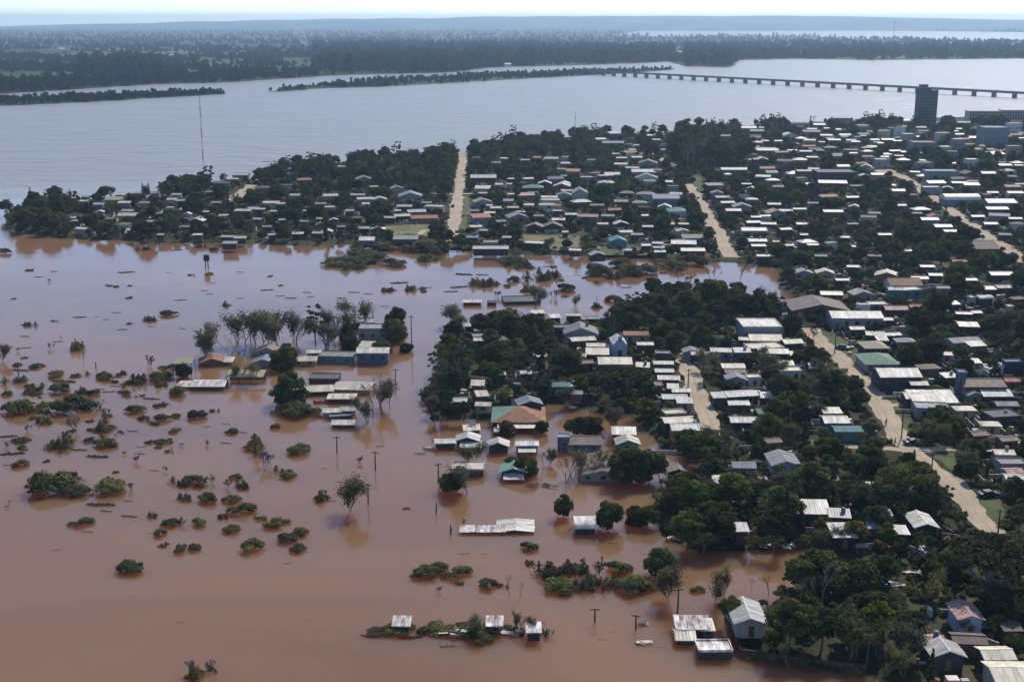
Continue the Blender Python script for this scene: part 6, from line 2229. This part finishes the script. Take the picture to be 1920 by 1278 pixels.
# yards: low walls, fences, heaps of boards, parked carts, washing - small clutter round the houses
def yard_clutter():
    r = random.Random(8)
    slots = ['wall_tan', 'wall_grey', 'wall_white', 'wall_brick', 'roof_lgrey', 'roof_rust', 'roof_tan', 'foam', 'wall_dark', 'roof_bluegrey', 'wall_cream']
    v, f, mi = [], [], []
    hh = np.array([h[:4] for h in HOUSES])
    cand = []
    for h in HOUSES:
        for _ in range(r.randint(5, 11)):
            a = r.uniform(0, 6.28)
            q = r.uniform(1.15, 2.1)
            cand.append((h[0] + math.cos(a) * (h[2] + 1.0) * q, h[1] + math.sin(a) * (h[3] + 1.0) * q))
    ca = np.array(cand)
    ok = (signed_dist(ca, WP['town']) > 4.5) & (road_dist(ca[:, 0], ca[:, 1]) > 0.5)
    for k in range(0, len(ca), 1000):
        c = ca[k:k + 1000]
        ok[k:k + 1000] &= ~((np.abs(c[:, None, 0] - hh[None, :, 0]) < hh[None, :, 2]) & (np.abs(c[:, None, 1] - hh[None, :, 1]) < hh[None, :, 3])).any(1)
    for (x, y), good in zip(cand, ok):
        if not good:
            continue
        if r.random() < 0.45:
            s = (r.uniform(2, 7), 0.14, r.uniform(0.8, 1.7))
        else:
            s = (r.uniform(0.4, 2.2), r.uniform(0.4, 1.6), r.uniform(0.15, 1.3))
        mb = MB().box((x, y, LZ + s[2] / 2 - 0.02), s, r.choice([0, 1.57, 0, 1.57, r.uniform(0, 3)]))
        b = len(v)
        v += mb.v
        f += [tuple(b + i for i in p) for p in mb.f]
        mi += [r.randrange(len(slots))] * len(mb.f)
    me = bpy.data.meshes.new('yard_clutter')
    me.from_pydata(v, [], f)
    for m in slots:
        me.materials.append(MATS[m])
    me.polygons.foreach_set('material_index', np.array(mi, dtype=np.int32))
    me.update()
    o = obj('yard_clutter', me)
    o['kind'] = 'stuff'
    o['label'] = 'yard walls, boards and odds and ends around the town houses'
    o['category'] = 'clutter'
yard_clutter()

# ------------------------------------------------------------------ labels: each thing by its look and by its nearest landmark
ORD = ['', 'second ', 'third ', 'fourth ', 'fifth ', 'sixth ', 'seventh ', 'eighth ', 'ninth ', 'tenth ', 'eleventh ', 'twelfth ', 'thirteenth ', 'fourteenth ', 'fifteenth ', 'sixteenth ', 'seventeenth ', 'eighteenth ', 'nineteenth ', 'twentieth ']
def write_labels():
    lm = LANDMARKS
    groups = {}
    for t in THINGS:
        if t['label']:
            t['o']['label'] = t['label']
            continue
        best = None
        for (x, y, ph) in lm:
            dx, dy = t['px'] - x, t['py'] - y
            q = math.hypot(dx, dy * 1.5)
            if best is None or q < best[0]:
                best = (q, dx, dy, ph)
        q, dx, dy, ph = best
        if abs(dx) > abs(dy) * 1.5:
            rel = 'left of' if dx < 0 else 'right of'
        else:
            rel = 'behind' if dy < 0 else 'in front of'
        groups.setdefault((t['cat'], ph, rel), []).append((q, t))
    for (cat, ph, rel), ls in groups.items():
        ls.sort(key=lambda a: a[0])
        for i, (q, t) in enumerate(ls):
            o = ORD[i] if i < len(ORD) else 'number %d ' % (i + 1)
            words = 'nearest' if (i == 0 and len(ls) > 1) else o.strip()
            d = t['desc']
            tail = (words + ' ' if words else '') + rel + ' ' + ph
            lab = d + ', ' + tail
            if len(lab.split()) > 16:
                d = d.split(' with ')[0]
                lab = d + ', ' + tail
            if len(lab.split()) > 16:
                lab = ' '.join(d.split()[-4:]) + ', ' + tail
            t['o']['label'] = lab
    GROUPS = dict(house='houses of the flooded town', tree='trees standing one by one', bush='bushes standing in the flood', pole='utility poles')
    GROUPS['floating plants'] = 'plant rafts drifting on the flood'
    GROUPS['far house'] = 'far houses across the river'
    GROUPS['debris'] = 'wreckage left by the flood'
    GROUPS['car'] = 'parked and driving cars'
    for t in THINGS:
        if t['cat'] in GROUPS:
            t['o']['group'] = GROUPS[t['cat']]
write_labels()
